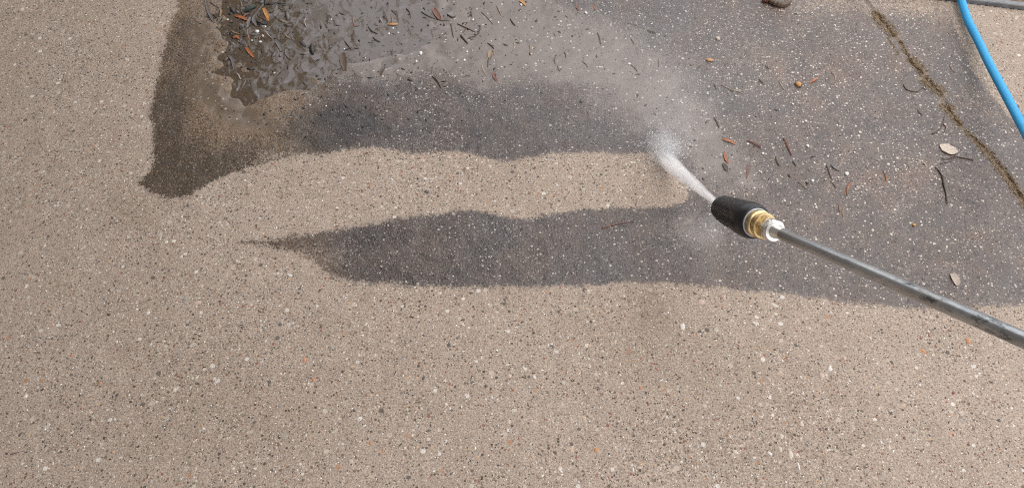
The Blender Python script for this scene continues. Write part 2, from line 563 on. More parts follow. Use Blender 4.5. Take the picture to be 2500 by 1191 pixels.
def lathe(prof, seg=48, hexa=None):
    """prof: (s, r) along +Z; returns verts, faces, closed at both ends. hexa: indexes of rings made six-sided"""
    vs, fs = [], []
    for i, (s, r) in enumerate(prof):
        for k in range(seg):
            w = 2 * math.pi * k / seg
            rr = r
            if hexa and i in hexa:
                a = (w % (math.pi / 3)) - math.pi / 6
                rr = min(r, r * 0.885 / math.cos(a))
            vs.append((rr * math.cos(w), rr * math.sin(w), s))
    n = len(prof)
    for i in range(n - 1):
        for k in range(seg):
            k2 = (k + 1) % seg
            fs.append((i * seg + k, i * seg + k2, (i + 1) * seg + k2, (i + 1) * seg + k))
    fs.append(tuple(range(seg))[::-1])
    fs.append(tuple((n - 1) * seg + k for k in range(seg)))
    return vs, fs


def hard(me, deg=32):
    """smooth shading that keeps edges sharper than the angle"""
    me.set_sharp_from_angle(angle=math.radians(deg))
    return me


# ------------------------------------------------------------------ aggregate: pebbles that can be told apart, then fine grit
def pmat(name, c0, c1, rough=0.6):
    return mat_plain(name, c0, c1, rough, 180, bump=0.25, bdist=0.0008)


PM = {'dark': pmat('pebble_dark', (0.075, 0.062, 0.052), (0.115, 0.096, 0.082)),
      'brown': pmat('pebble_brown', (0.16, 0.11, 0.085), (0.22, 0.16, 0.125)),
      'white': pmat('pebble_white', (0.58, 0.54, 0.49), (0.68, 0.64, 0.60)),
      'cream': pmat('pebble_cream', (0.50, 0.42, 0.33), (0.58, 0.50, 0.41)),
      'tan': pmat('pebble_tan', (0.44, 0.31, 0.20), (0.52, 0.39, 0.27)),
      'orange': pmat('pebble_orange', (0.44, 0.17, 0.07), (0.52, 0.26, 0.12)),
      'red': pmat('pebble_red', (0.26, 0.075, 0.05), (0.34, 0.12, 0.085)),
      'pink': pmat('pebble_pink', (0.46, 0.33, 0.27), (0.54, 0.41, 0.34)),
      'grey': pmat('pebble_grey', (0.25, 0.225, 0.205), (0.33, 0.30, 0.28)),
      'plum': pmat('pebble_plum', (0.12, 0.055, 0.055), (0.17, 0.085, 0.08))}

JN = np.array(JOINT)


def which_slab(x, y):
    return slab_far if line_dist(np.array([x]), np.array([y]), JOINT)[1][0] * SIDE > 0 else slab


_c = slab_far.data.vertices[len(slab_far.data.vertices) // 2].co
SIDE = 1 if line_dist(np.array([_c.x]), np.array([_c.y]), JOINT)[1][0] > 0 else -1
_variant = {}


def pebble(x, y, ax, ay, rot, colour, proud=0.0011, i=0):
    k = i % len(PEBBLE_SHAPES)
    key = (k, colour)
    if key not in _variant:
        me = PEBBLE_SHAPES[k].copy()
        me.name = 'pebble'
        me.materials.append(PM[colour])
        _variant[key] = me
    o = link('pebble', _variant[key], parent=which_slab(x, y))
    o.location = (x, y, hz(x, y) - 0.0012)
    o.rotation_euler = (0, 0, rot)
    o.scale = (ax, ay, 0.0012 + proud)
    return o


# the ones that stand out in the photograph: position, length and width in photo pixels, angle, colour
KEY = [(1044, 468, 24, 13, -30, 'dark'), (1185, 943, 14, 10, 60, 'dark'), (1200, 948, 12, 9, 60, 'dark'), (1253, 951, 11, 7, -40, 'red'),
       (1254, 1000, 34, 18, -10, 'cream'), (1034, 922, 15, 9, 70, 'dark'), (1244, 916, 13, 13, 0, 'cream'), (1304, 918, 12, 14, 20, 'white'),
       (1202, 968, 11, 12, 0, 'white'), (1098, 996, 8, 10, 0, 'white'), (1175, 875, 9, 13, 0, 'cream'), (1396, 1098, 18, 18, 30, 'tan'),
       (2025, 900, 15, 17, 0, 'white'), (2006, 917, 17, 19, 0, 'pink'), (2255, 857, 24, 13, -35, 'orange'), (2364, 829, 18, 22, 0, 'orange'),
       (2178, 885, 11, 14, 20, 'dark'), (2145, 962, 7, 10, 0, 'dark'), (2246, 941, 10, 11, 0, 'white'), (2001, 1047, 17, 9, -10, 'plum'),
       (1929, 1108, 16, 30, 0, 'cream'), (1950, 1138, 9, 27, 5, 'white'), (1908, 1062, 14, 26, 0, 'cream'), (1905, 1094, 15, 18, 0, 'cream'),
       (1956, 1069, 12, 11, 0, 'cream'), (2150, 1078, 10, 12, 0, 'white'), (2440, 1028, 13, 13, 0, 'dark'), (2171, 1092, 12, 12, 0, 'cream'),
       (1985, 966, 9, 9, 0, 'dark'), (1880, 1106, 20, 12, -40, 'white'), (1836, 1121, 22, 12, -20, 'grey'), (1546, 1143, 9, 17, 0, 'white'),
       (288, 962, 9, 15, -30, 'dark'), (267, 768, 13, 9, 0, 'dark'), (175, 868, 11, 13, 0, 'orange'), (330, 897, 8, 8, 0, 'orange'),
       (427, 924, 9, 8, 0, 'brown'), (49, 1060, 8, 18, -20, 'dark'), (36, 1106, 30, 6, 20, 'plum'), (181, 1139, 11, 14, 0, 'tan'),
       (278, 809, 13, 9, -20, 'white'), (60, 967, 17, 11, 30, 'white'), (362, 765, 16, 12, 0, 'white'), (300, 774, 8, 16, 0, 'cream'),
       (742, 879, 12, 22, 20, 'orange'), (765, 927, 14, 11, 20, 'orange'), (830, 930, 10, 6, 0, 'red'), (905, 1080, 14, 12, 0, 'orange'),
       (1548, 880, 10, 7, 0, 'orange'), (1563, 945, 11, 10, 0, 'orange'), (935, 1102, 8, 12, 0, 'orange'), (1397, 832, 11, 9, 10, 'orange'),
       (480, 738, 36, 20, 0, 'pink'), (452, 730, 18, 16, 0, 'grey'), (1892, 745, 26, 16, -20, 'cream'), (1712, 735, 30, 18, 20, 'pink'),
       (1895, 765, 18, 14, 0, 'cream'), (2060, 873, 12, 15, 0, 'pink'), (707, 672, 22, 8, -20, 'white'), (930, 506, 12, 11, 0, 'cream'),
       (731, 705, 11, 11, 0, 'dark'), (1314, 432, 9, 8, 0, 'dark'), (1227, 451, 6, 6, 0, 'dark'), (1207, 421, 5, 5, 0, 'dark'),
       (1193, 412, 5, 5, 0, 'dark'), (1304, 411, 15, 6, 35, 'dark'), (1155, 436, 6, 6, 0, 'dark'), (1315, 494, 8, 5, 0, 'dark'),
       (1355, 474, 8, 8, 0, 'red'), (1007, 408, 8, 7, 0, 'red'), (1326, 435, 10, 14, 0, 'tan'), (1229, 487, 10, 8, 0, 'cream'),
       (1098, 383, 20, 16, 0, 'pink'), (1190, 391, 13, 10, 0, 'tan'), (2322, 862, 11, 8, 0, 'tan'), (2245, 930, 9, 6, 0, 'brown'),
       (1425, 706, 10, 9, 0, 'dark'), (1575, 738, 9, 9, 0, 'brown'), (1696, 716, 9, 9, 0, 'dark'), (2330, 958, 14, 10, -50, 'red'),
       (1440, 890, 10, 14, 0, 'cream'), (1670, 830, 10, 8, 0, 'dark'), (1668, 800, 20, 24, 0, 'white'), (700, 850, 8, 22, 25, 'cream'),
       (393, 945, 12, 7, -35, 'cream'), (480, 920, 10, 22, -40, 'cream'), (810, 850, 14, 9, 0, 'grey'), (1130, 790, 14, 12, 0, 'cream')]
npeb = 0
placed = []
for (u, v, a, b, ang, c) in KEY:
    g0 = G(u, v)
    s = (g0 - Vector((0, 0, CAM_H))).dot(Vector((0, CP, -SP))) / FPX
    pebble(g0.x, g0.y, a * s * 0.5, b * s * 0.5 / 0.86, math.radians(ang), c, 0.0013, npeb)
    placed.append((g0.x, g0.y, max(a, b) * s))
    npeb += 1
rp = random.Random(3)
pool_c = ['dark'] * 4 + ['cream'] * 6 + ['white'] * 3 + ['tan'] * 2 + ['pink'] * 4 + ['orange'] * 2 + ['red'] * 2 + ['brown'] * 2 + ['grey'] * 3 + ['plum']
FN = FILM
while npeb < 298:
    u, v = rp.uniform(-20, 2520), rp.triangular(0, 1210, 1100)
    g0 = G(u, v)
    inside = sdist(np.array([g0.x]), np.array([g0.y]), FN)[0]
    if inside > -0.012 or (g0 - EDGE_A).dot(edge_n) > -0.02:
        continue
    c = rp.choice(pool_c)
    r = rp.choice([0.0019, 0.0022, 0.0025, 0.0030, 0.0042]) * (0.68 if c in ('dark', 'red', 'plum', 'white') else 1.15)
    if any((g0.x - q[0]) ** 2 + (g0.y - q[1]) ** 2 < (r + q[2]) ** 2 for q in placed):
        continue
    pebble(g0.x, g0.y, r * rp.uniform(0.9, 1.3), r * rp.uniform(0.65, 1.0), rp.uniform(0, 3.14), c, rp.uniform(0.0006, 0.0014), npeb)
    placed.append((g0.x, g0.y, r))
    npeb += 1


def scatter(name, n, sampler, size, flat, shape, mat, parent=None, zoff=-0.3, seed=1, kind='stuff', elong=1.6):
    """many tiny stones as one mesh; each is a closed solid half sunk in what carries it"""
    r = np.random.RandomState(seed)
    pts = sampler(n, r)
    n = len(pts)
    v0, f0 = shape
    k = len(v0)
    s = size(n, r)
    ang = r.rand(n) * 6.283
    el = 1 + (elong - 1) * r.rand(n)
    jit = 1 + 0.5 * (r.rand(n, k) - 0.5)
    lx = v0[None, :, 0] * jit * (s * el)[:, None]
    ly = v0[None, :, 1] * jit * s[:, None]
    lz = v0[None, :, 2] * jit * (s * flat)[:, None]
    c, d = np.cos(ang)[:, None], np.sin(ang)[:, None]
    X = lx * c - ly * d + pts[:, 0:1]
    Y = lx * d + ly * c + pts[:, 1:2]
    Z = lz + pts[:, 2:3] + (zoff * s * flat)[:, None]
    co = np.stack([X, Y, Z], -1).reshape(-1, 3)
    fs = (f0[None] + (np.arange(n) * k)[:, None, None]).reshape(-1, f0.shape[1])
    me = mesh_np(name, co, fs, smooth=False)
    return link(name, me, mat, parent=parent, kind=kind)


OCT = (np.array([(1, 0, 0), (-1, 0, 0), (0, 1, 0), (0, -1, 0), (0, 0, 1), (0, 0, -1), (.7, .7, .4)][:6], float),
       np.array([(0, 2, 4), (2, 1, 4), (1, 3, 4), (3, 0, 4), (2, 0, 5), (1, 2, 5), (3, 1, 5), (0, 3, 5)]))


def frame_sampler(cond, lo=(-30, -30), hi=(2530, 1220)):
    def f(n, r):
        c = np.zeros((0, 2))
        while len(c) < n:
            xy = np.stack([r.uniform(-0.98, 1.0, n * 3), r.uniform(0.26, 1.46, n * 3)], -1)
            xy = xy[np.abs(xy[:, 0]) < 0.66 + 0.24 * (xy[:, 1] - 0.35)]
            xy = xy[(xy[:, 0] - EDGE_A.x) * edge_n.x + (xy[:, 1] - EDGE_A.y) * edge_n.y < -0.004]
            c = np.concatenate([c, xy[cond(xy[:, 0], xy[:, 1], r)]])
        c = c[:n]
        return np.concatenate([c, height(c[:, 0], c[:, 1])[0][:, None]], 1)
    return f


def grit_mat(name, stops, rough):
    m = NT(name)
    rnd = m.n('ShaderNodeNewGeometry').outputs['Random Per Island']
    m.bsdf(m.ramp(rnd, stops, 'CONSTANT'), rough)
    return m.mat


GM_DRY = grit_mat('grit_washed', [(0, (0.045, 0.036, 0.03)), (0.22, (0.12, 0.09, 0.07)), (0.32, (0.50, 0.42, 0.34)), (0.52, (0.68, 0.63, 0.57)),
                                  (0.70, (0.36, 0.29, 0.235)), (0.86, (0.28, 0.10, 0.065)), (0.91, (0.46, 0.30, 0.17)), (0.95, (0.80, 0.77, 0.73))], 0.6)
GM_WET = grit_mat('grit_wet', [(0, (0.016, 0.013, 0.011)), (0.42, (0.10, 0.085, 0.075)), (0.60, (0.22, 0.185, 0.165)), (0.90, (0.44, 0.40, 0.36))], 0.3)
sz = lambda a, b: (lambda n, r: a + (b - a) * r.rand(n) ** 2.5)
scatter('fine_grit', 22000, frame_sampler(lambda x, y, r: sdist(x, y, FN) < -0.002), sz(0.0006, 0.0018), 0.5, OCT, GM_DRY, slab, seed=5, elong=2.0)
scatter('fine_grit', 13000, frame_sampler(lambda x, y, r: (sdist(x, y, FN) > 0.0) & (sdist(x, y, POOL) < -0.02) & (r.rand(len(x)) > 0.8 * sstep(-0.02, 0.05, sdist(x, y, SILT)))),
        sz(0.0006, 0.0017), 0.6, OCT, GM_WET, slab, seed=6)

# ------------------------------------------------------------------ soil and moss in the joint
soil_m = mat_plain('joint_soil', (0.105, 0.070, 0.040), (0.27, 0.186, 0.108), 0.85, 260, bump=0.6, bdist=0.001)


def soil_pts(n, r):
    P = []
    tot = sum((G(*a) - G(*b)).length * w for a, b, w in SOIL_RUNS)
    for a, b, w in SOIL_RUNS:
        pa, pb = G(*a), G(*b)
        k = int(n * (pa - pb).length * w / tot)
        d = (pb - pa).normalized()
        nn = Vector((-d.y, d.x, 0))
        for _ in range(k):
            q = pa.lerp(pb, r.rand()) + nn * (np.clip(r.normal() * 0.36, -0.85, 0.85) * w / 1400)
            P.append((q.x, q.y))
    P = np.array(P)
    return np.concatenate([P, height(P[:, 0], P[:, 1])[0][:, None]], 1)


js_ = scatter('joint_soil', 4200, soil_pts, sz(0.0008, 0.0024), 0.45, OCT, soil_m, None, zoff=0.0, seed=9)
tag(js_, 'brown soil and moss crumbs packed into the broken concrete joint', 'soil')

# ------------------------------------------------------------------ puddle
def make_water():
    m = NT('puddle_water')
    p = m.coord('Object')
    mp = m.n('ShaderNodeMapping')
    mp.inputs['Rotation'].default_value = (0, 0, math.radians(20))
    mp.inputs['Scale'].default_value = (1.4, 0.95, 1)
    m.put(mp.inputs[0], p)
    w = m.noise(26, 1.5, 0.5, mp.outputs[0], 0.9)
    nb = m.bump(w, 1.0, 0.0035)
    sx = m.n('ShaderNodeSeparateXYZ')
    m.put(sx.inputs[0], p)
    # grey sky reflection painted as torn patches on the muddy water, closing towards the right
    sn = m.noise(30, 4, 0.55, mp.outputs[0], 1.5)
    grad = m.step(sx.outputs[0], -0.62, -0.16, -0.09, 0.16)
    sky_sheen = m.step(m.math('ADD', sn, grad), 0.49, 0.61)
    fr = m.n('ShaderNodeFresnel')
    fr.inputs[0].default_value = 1.45
    m.put(fr.inputs['Normal'], nb)
    tr = m.n('ShaderNodeBsdfTransparent')
    tr.inputs[0].default_value = (0.92, 0.84, 0.73, 1)
    gl = m.n('ShaderNodeBsdfGlossy')
    gl.inputs['Roughness'].default_value = 0.10
    m.put(gl.inputs['Normal'], nb)
    df = m.n('ShaderNodeBsdfDiffuse')
    m.put(df.inputs[0], m.mix(sky_sheen, (0.150, 0.114, 0.081), (0.172, 0.146, 0.135)))
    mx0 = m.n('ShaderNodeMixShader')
    m.put(mx0.inputs[0], m.math('MULTIPLY_ADD', sky_sheen, 0.45, 0.35))
    m.t.links.new(tr.outputs[0], mx0.inputs[1])
    m.t.links.new(df.outputs[0], mx0.inputs[2])
    mx = m.n('ShaderNodeMixShader')
    m.t.links.new(m.math('MULTIPLY', fr.outputs[0], 1.5, clamp=True), mx.inputs[0])
    m.t.links.new(mx0.outputs[0], mx.inputs[1])
    m.t.links.new(gl.outputs[0], mx.inputs[2])
    m.t.links.new(mx.outputs[0], m.out.inputs['Surface'])
    return m.mat


def build_puddle():
    a, b = G(480, 340), G(1150, -240)
    xs = np.arange(a.x - 0.05, b.x + 0.06, 0.006)
    ys = np.arange(a.y - 0.02, b.y, 0.006)
    X, Y = np.meshgrid(xs, ys)
    x, y = X.ravel(), Y.ravel()
    ok = sdist(x, y, POOL) > -0.035
    idx = np.arange(len(x)).reshape(len(ys), len(xs))
    q = np.stack([idx[:-1, :-1], idx[:-1, 1:], idx[1:, 1:], idx[1:, :-1]], -1).reshape(-1, 4)
    q = q[ok[q].all(1)]
    used, inv = np.unique(q, return_inverse=True)
    z = np.full(len(used), WATER_Z)
    me = mesh_np('puddle', np.stack([x[used], y[used], z], -1), inv.reshape(-1, 4))
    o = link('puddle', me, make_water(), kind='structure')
    o['label'] = 'shallow muddy puddle full of leaf litter at the upper left'


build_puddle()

# ------------------------------------------------------------------ edging strip and gravel beyond it
EA, EB = EDGE_A - edge_dir * 3.0, EDGE_B + edge_dir * 2.5
hw, hh = 0.013, 0.009
vs = []
for P in (EA, EB):
    for dn, z in ((0, -0.02), (0.0, hh - 0.0015), (0.0015, hh), (hw - 0.0015, hh), (hw, hh - 0.0015), (hw, -0.02)):
        q = P + edge_n * (0.007 + dn)
        vs.append((q.x, q.y, z))
fs = [(i, (i + 1) % 6, 6 + (i + 1) % 6, 6 + i) for i in range(6)] + [tuple(range(6))[::-1], tuple(range(6, 12))]
em = mat_plain('edging_grey', (0.13, 0.13, 0.135), (0.20, 0.195, 0.195), 0.45, 60, bump=0.2, bdist=0.0006)
tag(link('garden_edging', mesh_np('garden_edging', vs, fs, False), em), 'flat grey edging strip bordering the concrete at the top right corner', 'edging')
GA = [EA + edge_n * 0.018, EB + edge_n * 0.018, EB + edge_n * 3, EA + edge_n * 3]
gbm = mat_plain('gravel_bed', (0.10, 0.07, 0.05), (0.22, 0.17, 0.13), 0.9, 120, bump=0.6, bdist=0.003)
link('gravel_bed', mesh_np('gravel_bed', [(p.x, p.y, 0.001) for p in GA], [(0, 1, 2, 3)], False), gbm, kind='structure')


def gravel_pts(n, r):
    t, d = r.rand(n), r.rand(n)
    A, B = EDGE_A - edge_dir * 2.2, EDGE_B + edge_dir * 0.8
    P = np.array([(A.x, A.y)]) * (1 - t)[:, None] + np.array([(B.x, B.y)]) * t[:, None]
    P += np.outer(0.026 + 0.55 * d ** 1.3, (edge_n.x, edge_n.y))
    return np.concatenate([P, np.full((n, 1), 0.002)], 1)


GM_GRAVEL = grit_mat('gravel', [(0, (0.30, 0.14, 0.10)), (0.3, (0.48, 0.40, 0.33)), (0.6, (0.60, 0.55, 0.50)), (0.8, (0.20, 0.15, 0.12))], 0.75)
tag(scatter('gravel', 9000, gravel_pts, sz(0.003, 0.008), 0.7, ICO1, GM_GRAVEL, None, zoff=0.2, seed=12),
    'reddish and beige gravel behind the grey edging strip', 'gravel')

# ------------------------------------------------------------------ unseen brick building added left of the frame to shade the left side
def build_shading_house():
    root = bpy.data.objects.new('shading_house', None)
    COL.objects.link(root)
    root.location = (-1.10, -4.2, 0)
    tag(root, 'unseen brown brick building added to shade the left of the paving', 'shading_house')
    m = NT('shading_brick')
    b = m.n('ShaderNodeTexBrick')
    b.inputs['Color1'].default_value = (0.15, 0.090, 0.060, 1)
    b.inputs['Color2'].default_value = (0.11, 0.068, 0.048, 1)
    b.inputs['Mortar'].default_value = (0.17, 0.15, 0.13, 1)
    b.inputs['Scale'].default_value = 2.2
    mp = m.n('ShaderNodeMapping')
    mp.inputs['Rotation'].default_value = (math.radians(90), 0, math.radians(90))
    m.put(mp.inputs[0], m.coord('Object'))
    m.put(b.inputs['Vector'], mp.outputs[0])
    m.bsdf(b.outputs['Color'], 0.9, 0, m.bump(b.outputs['Fac'], -0.4, 0.01))

    def box(name, lo, hi, mat, par=root):
        x0, y0, z0 = lo
        x1, y1, z1 = hi
        v = [(x0, y0, z0), (x1, y0, z0), (x1, y1, z0), (x0, y1, z0), (x0, y0, z1), (x1, y0, z1), (x1, y1, z1), (x0, y1, z1)]
        f = [(3, 2, 1, 0), (4, 5, 6, 7), (0, 1, 5, 4), (1, 2, 6, 5), (2, 3, 7, 6), (3, 0, 4, 7)]
        return link(name, mesh_np(name, v, f, False), mat, parent=par)
    L = 7.3
    box('shading_wall', (-5, 0, -0.05), (0, L, 5.4), m.mat)
    wood = mat_plain('shading_porch_wood', (0.10, 0.07, 0.05), (0.15, 0.11, 0.08), 0.7, 12, bump=0.3, bdist=0.004)
    pr = box('shading_porch', (0.002, 0.0, 2.35), (1.10, 6.5, 2.47), wood)  # unseen overhang and its beams, added to darken the left side further
    for k in range(7):
        box('shading_rafter', (0.003, 0.2 + k, 2.25), (1.06, 0.28 + k, 2.349), wood, pr)
    rm = mat_plain('shading_house_roof', (0.06, 0.045, 0.04), (0.10, 0.075, 0.06), 0.8, 30, bump=0.4, bdist=0.01)
    rv = [(-5.4, -0.4, 5.4), (0.20, -0.4, 5.4), (0.20, L + 0.2, 5.4), (-5.4, L + 0.4, 5.4), (-2.5, -0.4, 7.4), (-2.5, L + 0.4, 7.4)]
    link('shading_roof', mesh_np('shading_roof', rv, [(3, 2, 1, 0), (0, 1, 4), (2, 3, 5), (1, 2, 5, 4), (3, 0, 4, 5)], False), rm, parent=root)


build_shading_house()

# ------------------------------------------------------------------ spray lance
NUT = at_depth(1893, 564, 1.010)
FAR = at_depth(2440, 803, 0.700)
AX = (NUT - FAR).normalized()                     # towards the tip
rot = AX.to_track_quat('Z', 'X')
lance = bpy.data.objects.new('spray_lance', None)
COL.objects.link(lance)
lance.location = NUT
lance.rotation_mode = 'QUATERNION'
lance.rotation_quaternion = rot
tag(lance, 'pressure washer lance with black turbo nozzle, brass fittings and dull steel tube', 'spray lance')
M_ = 0.001


def part(name, prof, mat, hexa=None, seg=48, parent=lance, deg=30):
    v, f = lathe([(s * M_, r * M_) for s, r in prof], seg, hexa)
    return link(name, hard(mesh_np(name, v, f), deg), mat, parent=parent)


def make_steel():
    m = NT('lance_steel')
    p = m.coord('Object')
    mp = m.n('ShaderNodeMapping')
    mp.inputs['Scale'].default_value = (1, 1, 0.3)
    m.put(mp.inputs[0], p)
    n1 = m.noise(90, 4, 0.65, mp.outputs[0])
    n2 = m.noise(420, 3, 0.6, mp.outputs[0])
    col = m.mix(m.step(n1, 0.35, 0.7), (0.36, 0.38, 0.40), (0.52, 0.53, 0.53))
    col = m.mix(m.math('MULTIPLY', m.step(m.noise(22, 4, 0.65, mp.outputs[0]), 0.45, 0.70), 0.7), col, (0.16, 0.12, 0.085))
    spots = m.step(m.noise(70, 5, 0.75, mp.outputs[0]), 0.53, 0.66)
    col = m.mix(m.math('MULTIPLY', spots, 0.8), col, (0.05, 0.048, 0.05))
    rough = m.math('MULTIPLY_ADD', n2, 0.25, m.math('MULTIPLY_ADD', spots, 0.2, 0.20))
    m.bsdf(col, rough, 0.75, m.bump(n2, 0.25, 0.0004))
    return m.mat


def make_brass():
    m = NT('brass')
    p = m.coord('Object')
    n1 = m.noise(120, 4, 0.65, p)
    col = m.mix(m.step(n1, 0.4, 0.72), (0.66, 0.51, 0.28), (0.33, 0.22, 0.10))
    m.bsdf(col, m.math('MULTIPLY_ADD', n1, 0.35, 0.16), 0.92, m.bump(m.noise(600, 2, 0.5, p), 0.15, 0.0004))
    return m.mat


def make_black():
    m = NT('nozzle_rubber')
    p = m.coord('Object')
    n1 = m.noise(45, 4, 0.6, p)
    scuff = m.step(n1, 0.62, 0.80)
    col = m.mix(m.math('MULTIPLY', scuff, 0.6), (0.012, 0.012, 0.014), (0.045, 0.042, 0.041))
    m.bsdf(col, m.math('MULTIPLY_ADD', scuff, 0.2, 0.40), 0.0)
    return m.mat


STEEL, BRASS, BLACK = make_steel(), make_brass(), make_black()
SILVER = mat_plain('plated_nut', (0.78, 0.76, 0.73), (0.66, 0.64, 0.60), 0.24, 120, 0.85, 0.15, 0.0004)
GREY = mat_plain('grey_ring', (0.42, 0.43, 0.46), (0.50, 0.51, 0.54), 0.35, 120, 0.2, 0.1, 0.0004)
part('tube', [(-760, 6.9), (-3, 6.9), (4, 6.9)], STEEL, seg=40)
part('hex_nut', [(0, 11.5), (0.01, 12.6), (1.6, 14.4), (10, 14.4), (11.5, 12.6)], SILVER, hexa={2, 3})
part('nut_collar', [(-15, 6.95), (-14, 7.4), (-4, 7.7), (-2.5, 8.6), (0.5, 8.8)], SILVER)
part('brass_hex', [(11, 12.0), (11.8, 14.3), (22.5, 14.3), (23, 13.5)], BRASS, hexa={1, 2})
part('brass_collar', [(22, 13), (22.3, 15.6), (23.2, 16.3), (25.6, 16.3), (26.5, 15.4), (27, 14.6), (33, 14.6), (33.6, 16.2), (34.6, 17.2), (40, 17.2), (41, 16.6), (45, 16)], BRASS)
part('seal_ring', [(41.6, 16.4), (41.8, 17.8), (42.4, 18.3), (47, 18.3)], GREY)


def nozzle_body():
    prof = [(47, 16.5), (43.6, 18.4), (43.3, 19.4), (44.2, 20.6), (50, 22.4), (55, 23.0), (61, 22.9), (66, 22.2), (118, 17.6), (125, 16.9), (129.5, 15.6), (131.4, 13.4), (131.8, 9.0), (129.5, 5.5), (128, 2.0)]
    seg = 72
    vs, fs = [], []
    for s, r in prof:
        for k in range(seg):
            w = 2 * math.pi * k / seg
            rr = r
            if 62 < s < 128 and r > 13:
                rr = r * (1 - 0.022 * (max(0.0, math.cos(6 * w)) ** 6))     # shallow grip flutes
            vs.append((rr * math.cos(w) * M_, rr * math.sin(w) * M_, s * M_))
    n = len(prof)
    for i in range(n - 1):
        for k in range(seg):
            k2 = (k + 1) % seg
            fs.append((i * seg + k, i * seg + k2, (i + 1) * seg + k2, (i + 1) * seg + k))
    fs.append(tuple(range(seg))[::-1])
    fs.append(tuple((n - 1) * seg + k for k in range(seg)))
    o = link('nozzle_body', hard(mesh_np('nozzle_body', vs, fs), 40), BLACK, parent=lance)
    # raised grip ribs down the body and a small lug at the mouth
    for w in (0.9, 0.9 + math.pi, 3.0):
        pts = [Vector((rr * math.cos(w) * M_, rr * math.sin(w) * M_, s * M_)) for s, rr in ((64, 22.4), (80, 20.3), (100, 19.2), (122, 17.2))]
        v, f = tube(pts, [0.0005, 0.0008, 0.0008, 0.0005], 6)
        link('grip_rib', mesh_np('grip_rib', v, f), BLACK, parent=o)
    return o


nozzle_body()

# ------------------------------------------------------------------ hose
hp = [Vector((1.25, 3.6, .02)), Vector((1.12, 2.7, .02)), G(2300, -260, .018), G(2322, -140, .018), G(2338, -50, .016), G(2347, 0, .014), G(2363, 50, .014), G(2388, 100, .020),
      G(2417, 160, .034), G(2449, 220, .052), G(2486, 290, .078), G(2540, 390, .14), G(2620, 540, .28), G(2760, 800, .38)]
hc = catmull(hp, 10)
v, f = tube(hc, [0.0072] * len(hc), 20)
hm = mat_plain('hose_blue', (0.0, 0.29, 0.62), (0.0, 0.34, 0.68), 0.40, 200, bump=0.12, bdist=0.0004)
tag(link('hose', mesh_np('hose', v, f), hm), 'bright blue high pressure hose crossing the top right corner', 'hose')

# ------------------------------------------------------------------ litter
LM = {}


def lm(k):
    pal = {'orange': ((0.42, 0.14, 0.045), (0.22, 0.065, 0.025)), 'amber': ((0.52, 0.26, 0.07), (0.40, 0.18, 0.05)), 'rust': ((0.22, 0.085, 0.05), (0.12, 0.05, 0.033)),
           'tan': ((0.36, 0.25, 0.16), (0.24, 0.16, 0.10)), 'pale': ((0.46, 0.38, 0.31), (0.34, 0.27, 0.21)), 'dark': ((0.038, 0.028, 0.021), (0.075, 0.055, 0.041)),
           'brown': ((0.12, 0.075, 0.045), (0.07, 0.042, 0.026)), 'green': ((0.012, 0.022, 0.013), (0.03, 0.042, 0.024)), 'grey': ((0.17, 0.15, 0.14), (0.12, 0.105, 0.10)),
           'white': ((0.78, 0.76, 0.73), (0.66, 0.63, 0.59)), 'beige': ((0.46, 0.37, 0.29), (0.56, 0.47, 0.38))}
    if k not in LM:
        c0, c1 = pal[k]
        LM[k] = mat_plain('litter_' + k, c0, c1, 0.42 if k not in ('white', 'beige') else 0.55, 400, bump=0.35, bdist=0.0005)
    return LM[k]


def rest_z(x, y):
    return max(hz(x, y), WATER_Z if sdist(np.array([x]), np.array([y]), POOL)[0] > -0.02 else -1)


def pts3(pix, lift=0.0):
    out = []
    for u, v in pix:
        g = G(u, v)
        out.append(Vector((g.x, g.y, rest_z(g.x, g.y) + lift)))
    return out


def needle(name, pix, wpx, mat, label, cat, group=None, blade=False, sag=0.12, seed=0):
    """a needle, leaf sliver or bark strip: a closed, slightly arched lens-shaped solid lying on the paving"""
    r = random.Random(seed * 31 + int(pix[0][0]))
    base = pts3(pix)
    if len(base) == 2:
        d = base[1] - base[0]
        nrm = Vector((-d.y, d.x, 0)) * r.uniform(-sag, sag)
        base = [base[0], base[0].lerp(base[1], 0.5) + nrm, base[1]]
    org = base[len(base) // 2].copy()
    pts = catmull([b - org for b in base], 5)
    n = len(pts)
    hwid = wpx * (0.40 if blade else 0.31) / 1400
    vs, fs = [], []
    th = 0.0005 if blade else hwid * 0.75
    tip = r.uniform(0.08, 0.35)
    for i, p in enumerate(pts):
        t = i / (n - 1)
        wv = hwid * (tip + (1 - tip) * math.sin(math.pi * min(1, max(0, 0.08 + 0.88 * t))) ** (0.6 if blade else 0.4))
        a = (pts[min(i + 1, n - 1)] - pts[max(i - 1, 0)])
        a.z = 0
        a.normalize()
        s = Vector((-a.y, a.x, 0))
        lift = th * 0.6 + 0.0016 * math.sin(math.pi * t) * (1.0 if blade else 0.4)
        roll = (0.5 if blade else 0.15) * r.uniform(0.7, 1.0) * hwid
        zc = p.z + lift
        vs += [p + s * wv + Vector((0, 0, lift + roll)), Vector((p.x, p.y, zc + th)), p - s * wv + Vector((0, 0, lift + roll * 0.6)), Vector((p.x, p.y, zc - th * 0.6))]
    for i in range(n - 1):
        for k in range(4):
            k2 = (k + 1) % 4
            fs.append((i * 4 + k, i * 4 + k2, (i + 1) * 4 + k2, (i + 1) * 4 + k))
    fs += [(3, 2, 1, 0), tuple((n - 1) * 4 + k for k in range(4))]
    o = link(name, hard(mesh_np(name, [tuple(q) for q in vs], fs), 50), lm(mat), loc=org)
    return tag(o, label, cat, group)


